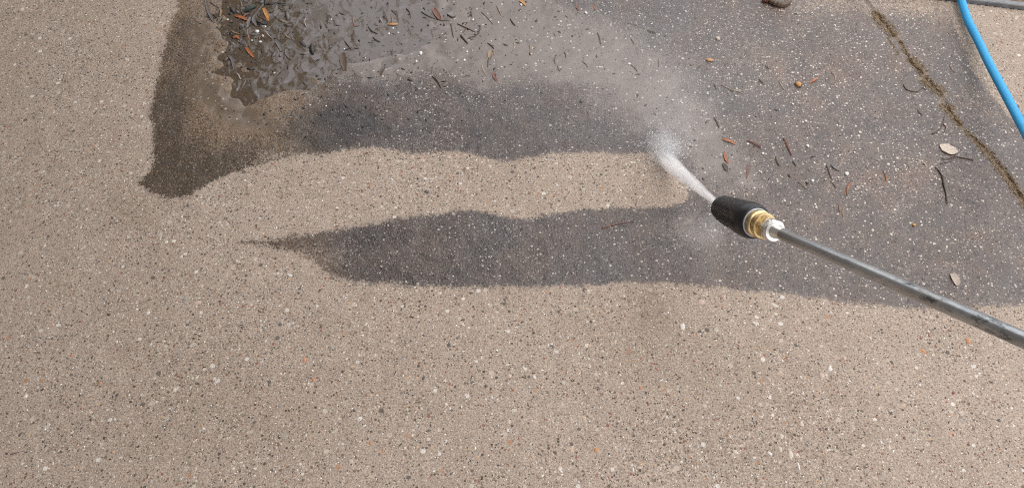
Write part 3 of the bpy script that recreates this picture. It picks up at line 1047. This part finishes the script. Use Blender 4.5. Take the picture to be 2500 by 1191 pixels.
def twig(name, runs, wpx, mat, label, cat='twig', group=None):
    """runs: list of pixel polylines, the first is the stem, others are side shoots"""
    org = pts3([runs[0][0]])[0]
    allv, allf = [], []
    for j, pix in enumerate(runs):
        rad = wpx * (0.25 if group else 0.34) / 1400 * (1.0 if j == 0 else 0.7)
        base = [p - org + Vector((0, 0, rad * 0.9)) for p in pts3(pix)]
        c = catmull(base, 6) if len(base) > 2 else [base[0].lerp(base[1], t / 6) for t in range(7)]
        rr = random.Random(int(pix[0][0]) + j)
        rads = [rad * (1.05 - 0.55 * i / len(c)) * rr.uniform(0.8, 1.2) for i in range(len(c))]
        v, f = tube(c, rads, 6)
        b = len(allv)
        allv += v
        allf += [tuple(b + i for i in q) for q in f]
    o = link(name, mesh_np(name, allv, allf), lm(mat), loc=org)
    return tag(o, label, cat, group)


def chip(u, v, s, label, mat='white', group=None, seed=0, cat='stone chip', name='stone_chip', el=1.0, rot=0.0):
    g = G(u, v)
    r = s * 0.44 / 1400
    me = STONES[seed % len(STONES)].copy()
    me.name = name
    o = link(name, me, lm(mat))
    z = rest_z(g.x, g.y)
    o.location = (g.x, g.y, z + r * 0.22)
    o.scale = (r * el, r, r)
    o.rotation_euler = (0, 0, rot + seed)
    return tag(o, label, cat, group)


# --- leaf slivers and scraps that stand out
PUD = 'leaf litter in the puddle'
needle('leaf_sliver', [(643, 19), (650, 34), (656, 49)], 13, 'amber', 'bright orange boat-shaped leaf sliver topmost in the puddle', 'leaf', PUD, True, seed=1)
needle('leaf_sliver', [(600, 114), (609, 127), (619, 139)], 11, 'orange', 'vivid orange leaf sliver lowest in the puddle, left of its middle', 'leaf', PUD, True, seed=2)
needle('leaf_sliver', [(572, 37), (588, 42), (606, 49)], 11, 'orange', 'shredded red-orange leaf scrap lying across the puddle top', 'leaf', PUD, True, seed=3)
needle('leaf_sliver', [(583, 46), (597, 38), (602, 31)], 6, 'rust', 'thin rusty leaf shred crossing the shredded orange scrap', 'leaf', PUD, True, seed=4)
needle('leaf_sliver', [(570, 92), (577, 89), (584, 94)], 9, 'orange', 'small crumpled reddish scrap left of the white stone chips', 'leaf', PUD, True, seed=5)
needle('leaf_sliver', [(604, 70), (604, 82), (608, 96)], 5, 'orange', 'slim orange needle with pale edge left of the largest white chip', 'needle', PUD, seed=6)
needle('leaf_sliver', [(604, 66), (608, 50), (611, 40)], 9, 'grey', 'grey wet leaf blade above the slim orange needle', 'leaf', PUD, True, seed=7)
needle('leaf_sliver', [(502, -6), (509, 28), (523, 56)], 10, 'grey', 'long grey bent leaf blade at the puddle left edge', 'leaf', PUD, True, seed=8)
needle('leaf_sliver', [(536, 18), (538, 40)], 8, 'tan', 'short upright tan leaf piece near the puddle left edge', 'leaf', PUD, True, seed=9)
needle('leaf_sliver', [(543, 40), (530, 59)], 9, 'grey', 'small grey leaf blade below the upright tan piece', 'leaf', PUD, True, seed=10)
needle('leaf_sliver', [(597, 27), (610, 20), (624, 13)], 20, 'green', 'dark green-black leaf lump at the puddle top', 'leaf', PUD, True, seed=11)
needle('leaf_sliver', [(621, 36), (626, 62)], 12, 'grey', 'broad grey wet leaf under the bright orange sliver', 'leaf', PUD, True, seed=12)
needle('leaf_sliver', [(638, 40), (655, 52)], 5, 'rust', 'thin rust-brown shred touching the bright orange sliver', 'leaf', PUD, True, seed=13)
needle('leaf_sliver', [(673, 98), (688, 124)], 14, 'grey', 'broad grey leaf blade in mid puddle with pale rim', 'leaf', PUD, True, seed=14)
needle('leaf_sliver', [(558, 134), (568, 148), (571, 168)], 10, 'grey', 'pale-rimmed grey leaf blade at the lower left of the puddle', 'leaf', PUD, True, seed=15)
needle('leaf_sliver', [(700, 118), (706, 140)], 12, 'grey', 'grey leaf blade right of the broad pale-rimmed one', 'leaf', PUD, True, seed=16)
needle('leaf_sliver', [(946, 58), (959, 59), (972, 58)], 8, 'amber', 'short orange wood sliver lying level below a thin upright stem', 'wood sliver', None, True, seed=17)
needle('leaf_sliver', [(955, 34), (957, 55)], 5, 'orange', 'thin orange stem standing on the level orange wood sliver', 'wood sliver', None, seed=18)
needle('bark_strip', [(936, 25), (942, 42), (946, 52)], 6, 'brown', 'brown curled bark strip left of the thin orange stem', 'bark strip', None, True, seed=19)
needle('bark_strip', [(955, 23), (968, 34), (972, 52)], 6, 'brown', 'brown curled bark strip right of the thin orange stem', 'bark strip', None, True, seed=20)
needle('leaf_sliver', [(1058, 20), (1066, 34), (1074, 46)], 17, 'rust', 'broad reddish-brown leaf wedge left of the twig tangle', 'leaf', None, True, seed=21)
needle('leaf_sliver', [(1268, 2), (1276, 8), (1284, 16)], 10, 'amber', 'yellow-orange leaf tip cut by the top of the picture beside a white chip', 'leaf', None, True, seed=22)
needle('leaf_sliver', [(1205, 176), (1214, 200)], 9, 'rust', 'dull reddish-brown leaf sliver in the smooth silt', 'leaf', None, True, seed=23)
needle('leaf_sliver', [(1197, 124), (1195, 146)], 12, 'tan', 'translucent tan leaf piece under the dark curved needle', 'leaf', None, True, seed=24)
needle('leaf_sliver', [(1409, 9), (1413, 27)], 7, 'rust', 'short reddish-brown leaf sliver near the top edge', 'leaf', None, True, seed=25)
needle('leaf_sliver', [(1763, 341), (1778, 346), (1795, 354)], 9, 'orange', 'orange wood chip above the black nozzle, left of the rusty needle pair', 'wood chip', None, True, seed=26)
needle('leaf_sliver', [(1824, 345), (1840, 352), (1857, 362)], 7, 'rust', 'rusty needle pair beside a white chip above the nozzle', 'needle', None, seed=27)
needle('leaf_sliver', [(1767, 371), (1771, 388), (1778, 400)], 8, 'orange', 'pinkish orange leaf scrap below the orange wood chip', 'leaf', None, True, seed=28)
needle('leaf_sliver', [(1764, 400), (1776, 419)], 11, 'dark', 'dark wet leaf below the pinkish orange scrap', 'leaf', None, True, seed=29)
needle('leaf_sliver', [(1829, 402), (1826, 418), (1822, 436)], 7, 'rust', 'upright rusty leaf sliver straight above the nozzle', 'leaf', None, True, seed=30)
needle('leaf_sliver', [(1913, 338), (1922, 358), (1932, 381)], 7, 'rust', 'long slanting rusty needle right of the needle pair', 'needle', None, seed=31)
needle('leaf_sliver', [(2076, 447), (2069, 458), (2068, 476)], 7, 'orange', 'curled red-orange needle below the bright white shell chip', 'needle', None, seed=32)
needle('leaf_sliver', [(2029, 399), (2050, 417)], 9, 'grey', 'small dark grey leaf pointing at the bright white shell chip', 'leaf', None, True, seed=33)
needle('leaf_sliver', [(1977, 203), (1986, 198), (1995, 191)], 7, 'orange', 'orange-brown wood chip right of the yellow seed', 'wood chip', None, True, seed=34)
needle('leaf_sliver', [(2324, 668), (2331, 682), (2338, 697)], 20, 'pale', 'pale beige leaf piece lying on dark wet concrete above the steel tube', 'leaf', None, True, seed=35)
needle('leaf_sliver', [(836, 128), (838, 148), (842, 172)], 20, 'brown', 'olive-brown sodden leaf at the right end of the puddle', 'leaf', None, True, seed=36)
needle('leaf_sliver', [(937, 160), (929, 184)], 10, 'brown', 'small olive-brown sodden leaf right of the bigger one', 'leaf', None, True, seed=37)


def oval_leaf():
    c = G(2316, 365)
    bm = bmesh.new()
    n = 20
    ring, ring2 = [], []
    r = random.Random(5)
    for i in range(n):
        w = 2 * math.pi * i / n
        rx, ry = 0.0142 * (1 + 0.10 * r.uniform(-1, 1)), 0.0105 * (1 + 0.10 * r.uniform(-1, 1))
        x, y = rx * math.cos(w), ry * math.sin(w)
        ring.append(bm.verts.new((x, y, 0.0016 + 0.0010 * r.random())))
        ring2.append(bm.verts.new((x * 0.97, y * 0.97, 0.0008)))
    mid = [bm.verts.new((0.55 * q.co.x, 0.55 * q.co.y, 0.0012 + 0.0008 * r.random())) for q in ring]
    ct, cb = bm.verts.new((0, 0, 0.0018)), bm.verts.new((0, 0, 0.0006))
    for i in range(n):
        j = (i + 1) % n
        bm.faces.new((ring[i], ring[j], mid[j], mid[i]))
        bm.faces.new((mid[i], mid[j], ct))
        bm.faces.new((ring2[j], ring2[i], cb))
        bm.faces.new((ring[j], ring[i], ring2[i], ring2[j]))
    me = bpy.data.meshes.new('oval_leaf')
    bm.to_mesh(me)
    bm.free()
    root = bpy.data.objects.new('oval_leaf', None)
    COL.objects.link(root)
    root.location = (c.x, c.y, hz(c.x, c.y))
    root.rotation_euler = (0, 0, math.radians(-35))
    tag(root, 'pale oval dead leaf with dark wet rim beside the broken joint', 'leaf')
    link('blade', me, lm('beige'), parent=root)
    rim = [Vector((0.0146 * math.cos(2 * math.pi * i / 24), 0.0109 * math.sin(2 * math.pi * i / 24), 0.0012)) for i in range(25)]
    v, f = tube(rim, [0.0006] * 25, 5)
    link('rim', mesh_np('rim', v, f), lm('brown'), parent=root)


oval_leaf()


def seed_grain(u, v, a, b, rot, mat, label, ring=False):
    g = G(u, v)
    root = bpy.data.objects.new('seed', None)
    COL.objects.link(root)
    z = rest_z(g.x, g.y)
    root.location = (g.x, g.y, z)
    root.rotation_euler = (0, 0, rot)
    tag(root, label, 'seed')
    vv = ICO2[0].copy()
    vv[:, 0] *= 1 - 0.25 * np.maximum(vv[:, 0], 0) * np.abs(vv[:, 1])
    vv *= np.array([a, b, min(a, b) * 0.55]) * 0.5 / 1400
    vv[:, 2] += min(a, b) * 0.2 / 1400
    link('kernel', mesh_np('kernel', vv, ICO2[1]), lm(mat), parent=root)
    if ring:
        pr = [Vector((a * 0.56 / 1400 * math.cos(k * math.pi / 12), b * 0.56 / 1400 * math.sin(k * math.pi / 12), 0.0008)) for k in range(25)]
        v_, f_ = tube(pr, [0.0008] * 25, 5)
        link('husk', mesh_np('husk', v_, f_), lm('brown'), parent=root)


seed_grain(1949, 207, 15, 17, 0.2, 'amber', 'round yellow-tan seed with dark husk rim right of the spray mist', True)
seed_grain(1733, 148, 23, 10, -0.15, 'amber', 'flat oval orange-tan seed lying level on the silt')
seed_grain(2231, 550, 9, 8, 0, 'amber', 'tiny yellow crumb on the dark concrete right of the steel tube')

# --- twigs
twig('twig', [[(2206, 207), (2211, 218), (2226, 224), (2240, 224), (2252, 215), (2259, 220)]], 4, 'brown', 'curled brown C-shaped twig left of the soil-filled joint')
twig('twig', [[(2275, 328), (2290, 320), (2301, 304), (2306, 283)], [(2302, 303), (2309, 312), (2303, 327)]], 4, 'dark', 'dark forked twig touching the joint above the pale oval leaf')
twig('twig', [[(2376, 391), (2352, 386), (2330, 383), (2310, 389), (2298, 385)], [(2333, 383), (2316, 394), (2296, 400)]], 4.5, 'brown', 'reddish-brown forked twig just below the pale oval leaf')
twig('twig', [[(2301, 432), (2304, 452), (2309, 474), (2312, 498)], [(2301, 432), (2294, 420), (2284, 408)]], 8, 'dark', 'thick black twig standing alone below the oval leaf')
twig('twig', [[(1470, 557), (1492, 551), (1515, 545), (1546, 541)], [(1488, 552), (1496, 545)]], 4, 'rust', 'reddish twig on the dark strip below the washed band')
twig('twig', [[(2246, 182), (2268, 185)]], 4, 'tan', 'short tan stem bridging the joint, upper of a pair')
twig('twig', [[(2245, 186), (2266, 189)]], 3.5, 'tan', 'short tan stem bridging the joint, lower of a pair')
TT = 'dark twigs in the tangle at the top'
twig('twig', [[(1029, 28), (1040, 35), (1052, 41)], ], 6, 'dark', 'short dark twig left of the broad reddish leaf wedge', group=TT)
twig('twig', [[(1052, 41), (1075, 48), (1097, 51)]], 4, 'brown', 'thin brown twig under the reddish leaf wedge', group=TT)
twig('twig', [[(1117, 60), (1138, 69), (1160, 79)], [(1138, 69), (1130, 82)]], 6, 'brown', 'brown forked twig across the middle of the tangle', group=TT)
twig('twig', [[(1173, 64), (1169, 80), (1159, 90), (1145, 93)]], 6, 'dark', 'dark hook-shaped twig at the right of the tangle', group=TT)
twig('twig', [[(1125, 88), (1134, 99), (1142, 108)]], 10, 'dark', 'thick dark stub at the bottom of the tangle', group=TT)
twig('twig', [[(1101, 59), (1104, 76), (1107, 92)]], 8, 'brown', 'upright dark brown stick at the left of the tangle', group=TT)
twig('twig', [[(1176, 32), (1191, 46), (1203, 60)]], 4, 'dark', 'thin dark straight twig right of the tangle', group=TT)
twig('twig', [[(1150, 30), (1152, 42)], [(1150, 36), (1143, 42)]], 9, 'brown', 'short brown stub above the tangle', group=TT)
twig('twig', [[(1092, 36), (1104, 44), (1112, 40)]], 9, 'dark', 'dark bent stub at the upper left of the tangle', group=TT)


def bark_piece():
    root = bpy.data.objects.new('bark_chunk', None)
    COL.objects.link(root)
    c = G(1893, 4)
    root.location = (c.x, c.y, hz(c.x, c.y))
    tag(root, 'brown curved bark chunk cut by the top edge of the picture', 'bark')
    for nm, pix, w, mt in (('husk', [(1876, 4), (1890, 12), (1912, 16), (1928, 6)], 17, 'brown'), ('stub', [(1861, 2), (1870, 3), (1880, 2)], 19, 'rust')):
        base = [p - root.location for p in pts3(pix)]
        cc = catmull(base, 7)
        r = random.Random(3)
        n = len(cc)
        rad = [w * 0.5 / 1380 * (0.55 + 0.45 * math.sin(math.pi * (0.15 + 0.8 * i / n))) * r.uniform(0.88, 1.12) for i in range(n)]
        v, f = tube([p + Vector((0, 0, w * 0.35 / 1380)) for p in cc], rad, 9)
        link(nm, mesh_np(nm, v, f, False), lm(mt), parent=root)


bark_piece()

# --- needles
def zone(u, v):
    if u < 790:
        return 'in the upper left puddle'
    if u < 1000:
        return 'in the water right of the puddle'
    if u < 1240:
        return 'around the twig tangle'
    if u < 1500:
        return 'in the silt right of the twig tangle'
    if u < 1730:
        return 'in the silt behind the spray'
    if u < 1900 and v < 330:
        return 'beside the spray mist'
    if v < 330:
        return 'between the seed and the joint'
    return 'right of the nozzle'


ND = [((804, 34), (816, 50), 5, 'grey'), ((926, 42), (934, 55), 4, 'pale'), ((861, 44), (866, 63), 5, 'orange'), ((745, 43), (747, 64), 4, 'pale'),
      ((647, 75), (665, 93), 4, 'pale'), ((695, 81), (710, 94), 5, 'tan'), ((563, 73), (585, 82), 5, 'tan'), ((578, 177), (586, 192), 5, 'pale'),
      ((841, 99), (857, 120), 6, 'brown'), ((899, 64), (921, 81), 6, 'dark'), ((910, 89), (927, 101), 6, 'dark'), ((837, 128), (844, 142), 4, 'tan'),
      ((958, 120), (957, 136), 5, 'dark'), ((1254, 105), (1253, 125), 4, 'pale'), ((1293, 109), (1295, 134), 5, 'tan'), ((1176, 158), (1187, 186), 4, 'pale'),
      ((1055, 187), (1076, 214), 8, 'dark'), ((1190, 107), (1206, 120), 5, 'dark'), ((1203, 124), (1191, 165), 5, 'dark'), ((1189, 150), (1199, 132), 4, 'tan'),
      ((1211, 121), (1206, 137), 4, 'tan'), ((1213, 16), (1223, 38), 6, 'tan'), ((992, 20), (1002, 42), 8, 'brown'), ((1356, 137), (1356, 158), 4, 'brown'),
      ((1362, 158), (1368, 176), 3, 'brown'), ((1377, 128), (1381, 142), 4, 'dark'), ((1354, 77), (1356, 89), 4, 'grey'), ((1246, 48), (1258, 64), 6, 'dark'),
      ((1455, 4), (1451, 25), 5, 'orange'), ((1459, 81), (1466, 108), 6, 'brown'), ((1532, 58), (1561, 67), 4, 'grey'), ((1580, 75), (1599, 81), 6, 'brown'),
      ((1540, 159), (1556, 177), 4, 'brown'), ((1551, 184), (1563, 182), 5, 'dark'), ((1495, 182), (1503, 180), 4, 'dark'), ((1741, 204), (1749, 218), 5, 'dark'),
      ((1760, 207), (1817, 223), 4, 'tan'), ((1784, 219), (1817, 231), 5, 'pale'), ((1903, 200), (1917, 222), 4, 'pale'), ((1853, 195), (1864, 204), 5, 'dark'),
      ((1743, 288), (1755, 313), 7, 'dark'), ((1868, 161), (1878, 168), 4, 'dark'), ((1607, 145), (1608, 164), 4, 'brown'), ((2030, 176), (2040, 198), 4, 'pale'),
      ((2067, 266), (2070, 276), 4, 'pale'), ((1894, 382), (1903, 407), 5, 'brown'), ((1935, 395), (1943, 407), 5, 'dark'), ((1948, 444), (1967, 461), 4, 'tan'),
      ((2018, 403), (2029, 436), 5, 'brown'), ((2049, 497), (2050, 518), 4, 'orange'), ((1853, 343), (1877, 340), 3, 'pale'), ((2156, 418), (2164, 443), 4, 'orange'),
      ((2061, 505), (2058, 531), 4, 'tan'), ((2027, 443), (2040, 460), 3, 'dark'), ((2318, 158), (2332, 178), 4, 'tan'), ((2240, 268), (2252, 282), 5, 'brown'),
      ((1540, 95), (1548, 108), 4, 'brown'), ((1700, 170), (1712, 160), 4, 'brown'), ((1420, 150), (1436, 166), 3, 'dark'), ((1130, 190), (1148, 186), 3, 'brown')]
seen_lab = {}
for i, (a, b, w, c) in enumerate(ND):
    ln = math.hypot(a[0] - b[0], a[1] - b[1])
    base = ('short ' if ln < 20 else 'long ') + {'grey': 'grey', 'pale': 'pale straw', 'orange': 'orange', 'tan': 'tan', 'brown': 'brown', 'dark': 'dark'}[c] + ' plant needle ' + zone(*a)
    seen_lab.setdefault(base, []).append((i, a, b, w, c))
for lab, lst in seen_lab.items():
    lst.sort(key=lambda t: t[1][0])
    for k, (i, a, b, w, c) in enumerate(lst):
        l2 = lab
        if len(lst) == 2:
            l2 = lab + (', left of two' if k == 0 else ', right of two')
        elif len(lst) > 2:
            l2 = lab + ', ' + ['leftmost', 'second from left', 'third from left', 'fourth from left', 'fifth from left'][k]
        needle('needle', [a, b], w, c, l2, 'needle', 'plant needles strewn over the wet concrete', seed=50 + i)

# --- stone chips
chip(627, 75, 17, 'largest white stone chip in the puddle', seed=1)
chip(641, 86, 11, 'rounded off-white chip right of the largest one in the puddle', 'beige', seed=2)
chip(635, 100, 9, 'small white chip below the largest one in the puddle', seed=3, el=1.5)
chip(614, 97, 8, 'small white chip at the lower end of the slim orange needle', seed=4)
chip(1027, 131, 14, 'long bright white chip on the silt left below the tangle', seed=5, el=1.4)
chip(1430, 32, 11, 'white chip near the top edge right of the yellow leaf tip', seed=6)
chip(1272, 13, 11, 'white chip beside the yellow-orange leaf tip', seed=7)
chip(2066, 424, 15, 'bright white shell chip right of the nozzle', seed=8)
chip(1972, 357, 12, 'white chip right of the long rusty needle', seed=2)
chip(1984, 441, 12, 'white chip between the nozzle and the shell chip', seed=3)
chip(1825, 353, 10, 'white chip touching the rusty needle pair', seed=4)
chip(1862, 376, 10, 'white chip below the rusty needle pair', seed=5)
chip(1752, 95, 17, 'pale crumbly stone patch above the oval seed', 'beige', seed=6)
chip(2257, 400, 10, 'pale flat chip left of the oval leaf', 'beige', seed=7, el=0.6)
chip(1364, 28, 11, 'grey rounded chip left of the white one at the top edge', 'grey', seed=1)
chip(684, 134, 12, 'grey rounded chip at the lower puddle', 'grey', seed=2)
chip(669, 177, 10, 'pale chip on the brown silt below the puddle', 'beige', seed=5)
CH = [(1016, 150, 9, ), (1140, 127, 8), (1134, 147, 9), (1155, 50, 9), (1217, 57, 7), (1088, 98, 6), (1206, 149, 6), (972, 78, 7), (949, 80, 7), (959, 67, 7),
      (1092, 212, 5), (1219, 226, 5), (1143, 243, 5), (1199, 102, 6), (1298, 82, 5), (1433, 137, 7), (1536, 157, 10), (1666, 144, 7), (1642, 245, 7), (1665, 252, 7),
      (1727, 229, 7), (1615, 199, 6), (1587, 206, 5), (1935, 254, 7), (1829, 285, 7), (1767, 285, 6), (1892, 302, 7), (1598, 116, 6), (1674, 29, 8), (1635, 17, 6),
      (1467, 26, 7), (1591, 59, 6), (1647, 109, 5), (2033, 253, 7), (1967, 296, 9), (2044, 306, 7), (1923, 76, 5), (1988, 398, 7), (2050, 379, 7), (1858, 421, 8),
      (1783, 338, 5), (2086, 372, 7), (2287, 378, 5), (2247, 378, 5), (809, 46, 7), (555, 46, 8), (647, 63, 6), (796, 259, 6), (757, 257, 6), (840, 118, 6),
      (543, 126, 6), (891, 140, 5), (1450, 205, 5), (1395, 180, 5), (1345, 120, 5), (1560, 40, 6), (1770, 60, 5), (1850, 170, 6), (2010, 60, 6), (2100, 130, 5),
      (1700, 300, 5), (1990, 500, 6), (2130, 520, 5), (2180, 360, 5), (2105, 455, 5)]
ORD = ['leftmost'] + [w + ' from left' for w in 'second third fourth fifth sixth seventh eighth ninth tenth eleventh twelfth thirteenth fourteenth fifteenth sixteenth'.split()]
by_zone = {}
for c_ in sorted(CH):
    by_zone.setdefault(zone(c_[0], c_[1]), []).append(c_)
k = 0
for zn, lst in by_zone.items():
    for j, (u, v, s) in enumerate(lst):
        chip(u, v, s, 'tiny white grit chip ' + zn + (', ' + ORD[j] if len(lst) > 1 else ''), group='tiny white grit chips on the wet film', seed=k, el=1 + 0.4 * ((k * 7) % 3) / 2)
        k += 1

# --- fine dark flecks afloat: nobody could count them
def fleck_pts(n, r):
    P = []
    ctr = [(560, 90, 50, 60, 0.8), (640, 40, 60, 50, 0.9), (760, 60, 120, 70, 1), (900, 100, 160, 80, 1.2), (1100, 90, 180, 70, 1.2), (1300, 80, 160, 90, 0.6),
           (1580, 220, 150, 90, 0.5), (1800, 360, 70, 50, 0.25), (860, 270, 120, 60, 0.9), (2050, 420, 70, 70, 0.2)]
    tot = sum(c[4] for c in ctr)
    for u, v, su, sv_, w in ctr:
        for _ in range(int(n * w / tot)):
            g = G(u + r.normal() * su, v + r.normal() * sv_)
            P.append((g.x, g.y))
    P = np.array(P)
    z = height(P[:, 0], P[:, 1])[0]
    z = np.where(sdist(P[:, 0], P[:, 1], POOL) > -0.01, np.maximum(z, WATER_Z), z)
    keep = sdist(P[:, 0], P[:, 1], FN) > 0.01
    return np.concatenate([P, z[:, None]], 1)[keep]


fm = grit_mat('flecks', [(0, (0.018, 0.014, 0.011)), (0.7, (0.05, 0.036, 0.026)), (0.9, (0.14, 0.08, 0.05))], 0.4)
tag(scatter('debris_flecks', 1200, fleck_pts, sz(0.0005, 0.0024), 0.25, OCT, fm, None, zoff=0.3, seed=15, elong=3.0),
    'fine dark plant flecks strewn through the muddy water', 'flecks')

# --- a mat of sodden leaf shreds pushed together by the water
def mat_pts(n, r):
    P = []
    ctr = [(560, 95, 17, 24, 1.3), (640, 18, 45, 18, 1.3), (700, 45, 40, 26, 0.8), (690, 110, 50, 24, 0.5), (600, 60, 40, 40, 0.5), (780, 40, 50, 40, 0.5), (590, 175, 16, 24, 0.25), (940, 40, 22, 22, 0.35)]
    tot = sum(c[4] for c in ctr)
    for u, v, su, sv_, w in ctr:
        for _ in range(int(n * w / tot)):
            g = G(u + r.normal() * su, v + r.normal() * sv_)
            P.append((g.x, g.y))
    P = np.array(P)
    return np.concatenate([P, np.maximum(height(P[:, 0], P[:, 1])[0], WATER_Z)[:, None]], 1)


lmm = grit_mat('leaf_mat', [(0, (0.028, 0.022, 0.018)), (0.3, (0.075, 0.062, 0.055)), (0.55, (0.13, 0.11, 0.10)), (0.85, (0.16, 0.115, 0.08)), (0.95, (0.24, 0.11, 0.05))], 0.5)
tag(scatter('leaf_shreds', 110, mat_pts, sz(0.0010, 0.0055), 0.12, ICO1, lmm, None, zoff=0.5, seed=25, elong=4.0),
    'matted dark wet leaf shreds washed together in the puddle', 'leaf litter')

# ------------------------------------------------------------------ water spray
TIP = NUT + AX * 0.130
HIT = G(1612, 384)
spray = bpy.data.objects.new('water_spray', None)
COL.objects.link(spray)
spray.location = HIT
tag(spray, 'white water jet from the nozzle with splash and drifting mist', 'water spray')


def vol_mat(name, build, colr=(0.99, 0.975, 0.965), aniso=0.0):
    m = NT(name)
    pv = m.n('ShaderNodeVolumePrincipled')
    pv.inputs['Color'].default_value = (*colr, 1)
    pv.inputs['Anisotropy'].default_value = aniso
    m.put(pv.inputs['Density'], build(m))
    m.t.links.new(pv.outputs[0], m.out.inputs['Volume'])
    return m.mat


def jet_part(name, target, r0, r1, dens, streak=0.5, power=1.0, fade=0.0):
    L = (target - TIP).length
    q = (target - TIP).to_track_quat('Z', 'X')

    def build(m):
        p = m.coord('Object')
        s = m.n('ShaderNodeSeparateXYZ')
        m.put(s.inputs[0], p)
        R = m.math('MULTIPLY_ADD', s.outputs[2], (r1 - r0) / L, r0)
        rr = m.math('SQRT', m.math('ADD', m.math('POWER', s.outputs[0], 2.0), m.math('POWER', s.outputs[1], 2.0)))
        k = m.math('SUBTRACT', 1.0, m.math('POWER', m.math('DIVIDE', rr, R), 2.0), clamp=True)
        mp = m.n('ShaderNodeMapping')
        mp.inputs['Scale'].default_value = (1, 1, 0.10)
        m.put(mp.inputs[0], p)
        nz = m.step(m.noise(160, 2, 0.6, mp.outputs[0]), 0.30, 0.70, 1 - streak, 1 + streak)
        fall = m.math('DIVIDE', r0 * 1.6, m.math('ADD', R, r0 * 0.6))
        if fade:
            fall = m.math('MULTIPLY', fall, m.step(s.outputs[2], L * 0.35, L, 1.0, 1.0 - fade))
        return m.math('MULTIPLY', m.math('MULTIPLY', m.math('POWER', k, power), nz), m.math('MULTIPLY', fall, dens))
    v, f = lathe([(0, r0), (L * 0.5, (r0 + r1) / 2), (L, r1)], 32)
    o = link(name, mesh_np(name, v, f), vol_mat(name, build), parent=spray)
    o.rotation_mode = 'QUATERNION'
    o.rotation_quaternion = q
    o.location = TIP - HIT
    return o


def cloud_part(name, ctr, rad, dens, nscale=18, lo=0.25, power=1.5, rotz=0.0):
    def build(m):
        p = m.coord('Object')
        ln = m.n('ShaderNodeVectorMath', operation='LENGTH')
        m.put(ln.inputs[0], p)
        k = m.math('SUBTRACT', 1.0, ln.outputs['Value'], clamp=True)
        nz = m.step(m.noise(nscale, 3, 0.55, p), 0.30, 0.72, lo, 1.0)
        return m.math('MULTIPLY', m.math('MULTIPLY', m.math('POWER', k, power), nz), dens)
    o = link(name, mesh_np(name, ICO2[0], ICO2[1]), vol_mat(name, build), parent=spray)
    o.location = ctr - HIT
    o.scale = rad
    o.rotation_euler = (0, 0, rotz)
    return o


jet_part('jet_core', HIT + Vector((0.004, 0, 0.0)), 0.0040, 0.017, 210, 0.9, 1.0)
jet_part('jet_fan', G(1700, 640), 0.004, 0.060, 11, 0.5, 1.3, 0.95)
cloud_part('splash', HIT + Vector((0.006, 0.008, 0.014)), (0.038, 0.044, 0.028), 75, 5.0, 0.1, 1.5)
cloud_part('plume', G(1650, 300, 0.04) , (0.09, 0.17, 0.055), 4.2, 3.5, 0.1, 1.3, -0.15)
cloud_part('mist', G(1570, 190, 0.04), (0.30, 0.26, 0.08), 1.8, 2.6, 0.35, 1.1)


def drops():
    r = np.random.RandomState(4)
    n = 2600
    v0, f0 = ICO1
    P, S, D = [], [], []
    ax = HIT - TIP
    for i in range(n):
        q = r.rand()
        if q < 0.45:        # splash crown
            a = r.rand() * 6.283
            rr = abs(r.normal()) * 0.026
            h = abs(r.normal()) * 0.018 + 0.002
            p = Vector((math.cos(a) * rr + 0.01, math.sin(a) * rr + rr * 0.5, h))
            s = 0.0003 + 0.0010 * r.rand() ** 3
        elif q < 0.8:       # thrown forward with the plume
            p = Vector((r.normal() * 0.06 + 0.03, abs(r.normal()) * 0.12, abs(r.normal()) * 0.03 + 0.002))
            s = r.uniform(0.0002, 0.0006)
        else:               # along the jet
            t = r.rand()
            p = -ax * (1 - t) + Vector(r.normal(size=3)) * 0.010 * t
            p.z = max(p.z, 0.002)
            s = r.uniform(0.0002, 0.0005)
        P.append(p[:])
        S.append(s)
    P, S = np.array(P), np.array(S)
    co = (v0[None] * S[:, None, None] + P[:, None]).reshape(-1, 3)
    fs = (f0[None] + (np.arange(n) * len(v0))[:, None, None]).reshape(-1, 3)
    m = NT('water_drops')
    m.bsdf((0.9, 0.92, 0.95), 0.08, 0, None, 1.33, **{'Transmission Weight': 0.55})
    o = link('droplets', mesh_np('droplets', co, fs), m.mat, parent=spray)
    o['kind'] = 'stuff'


drops()
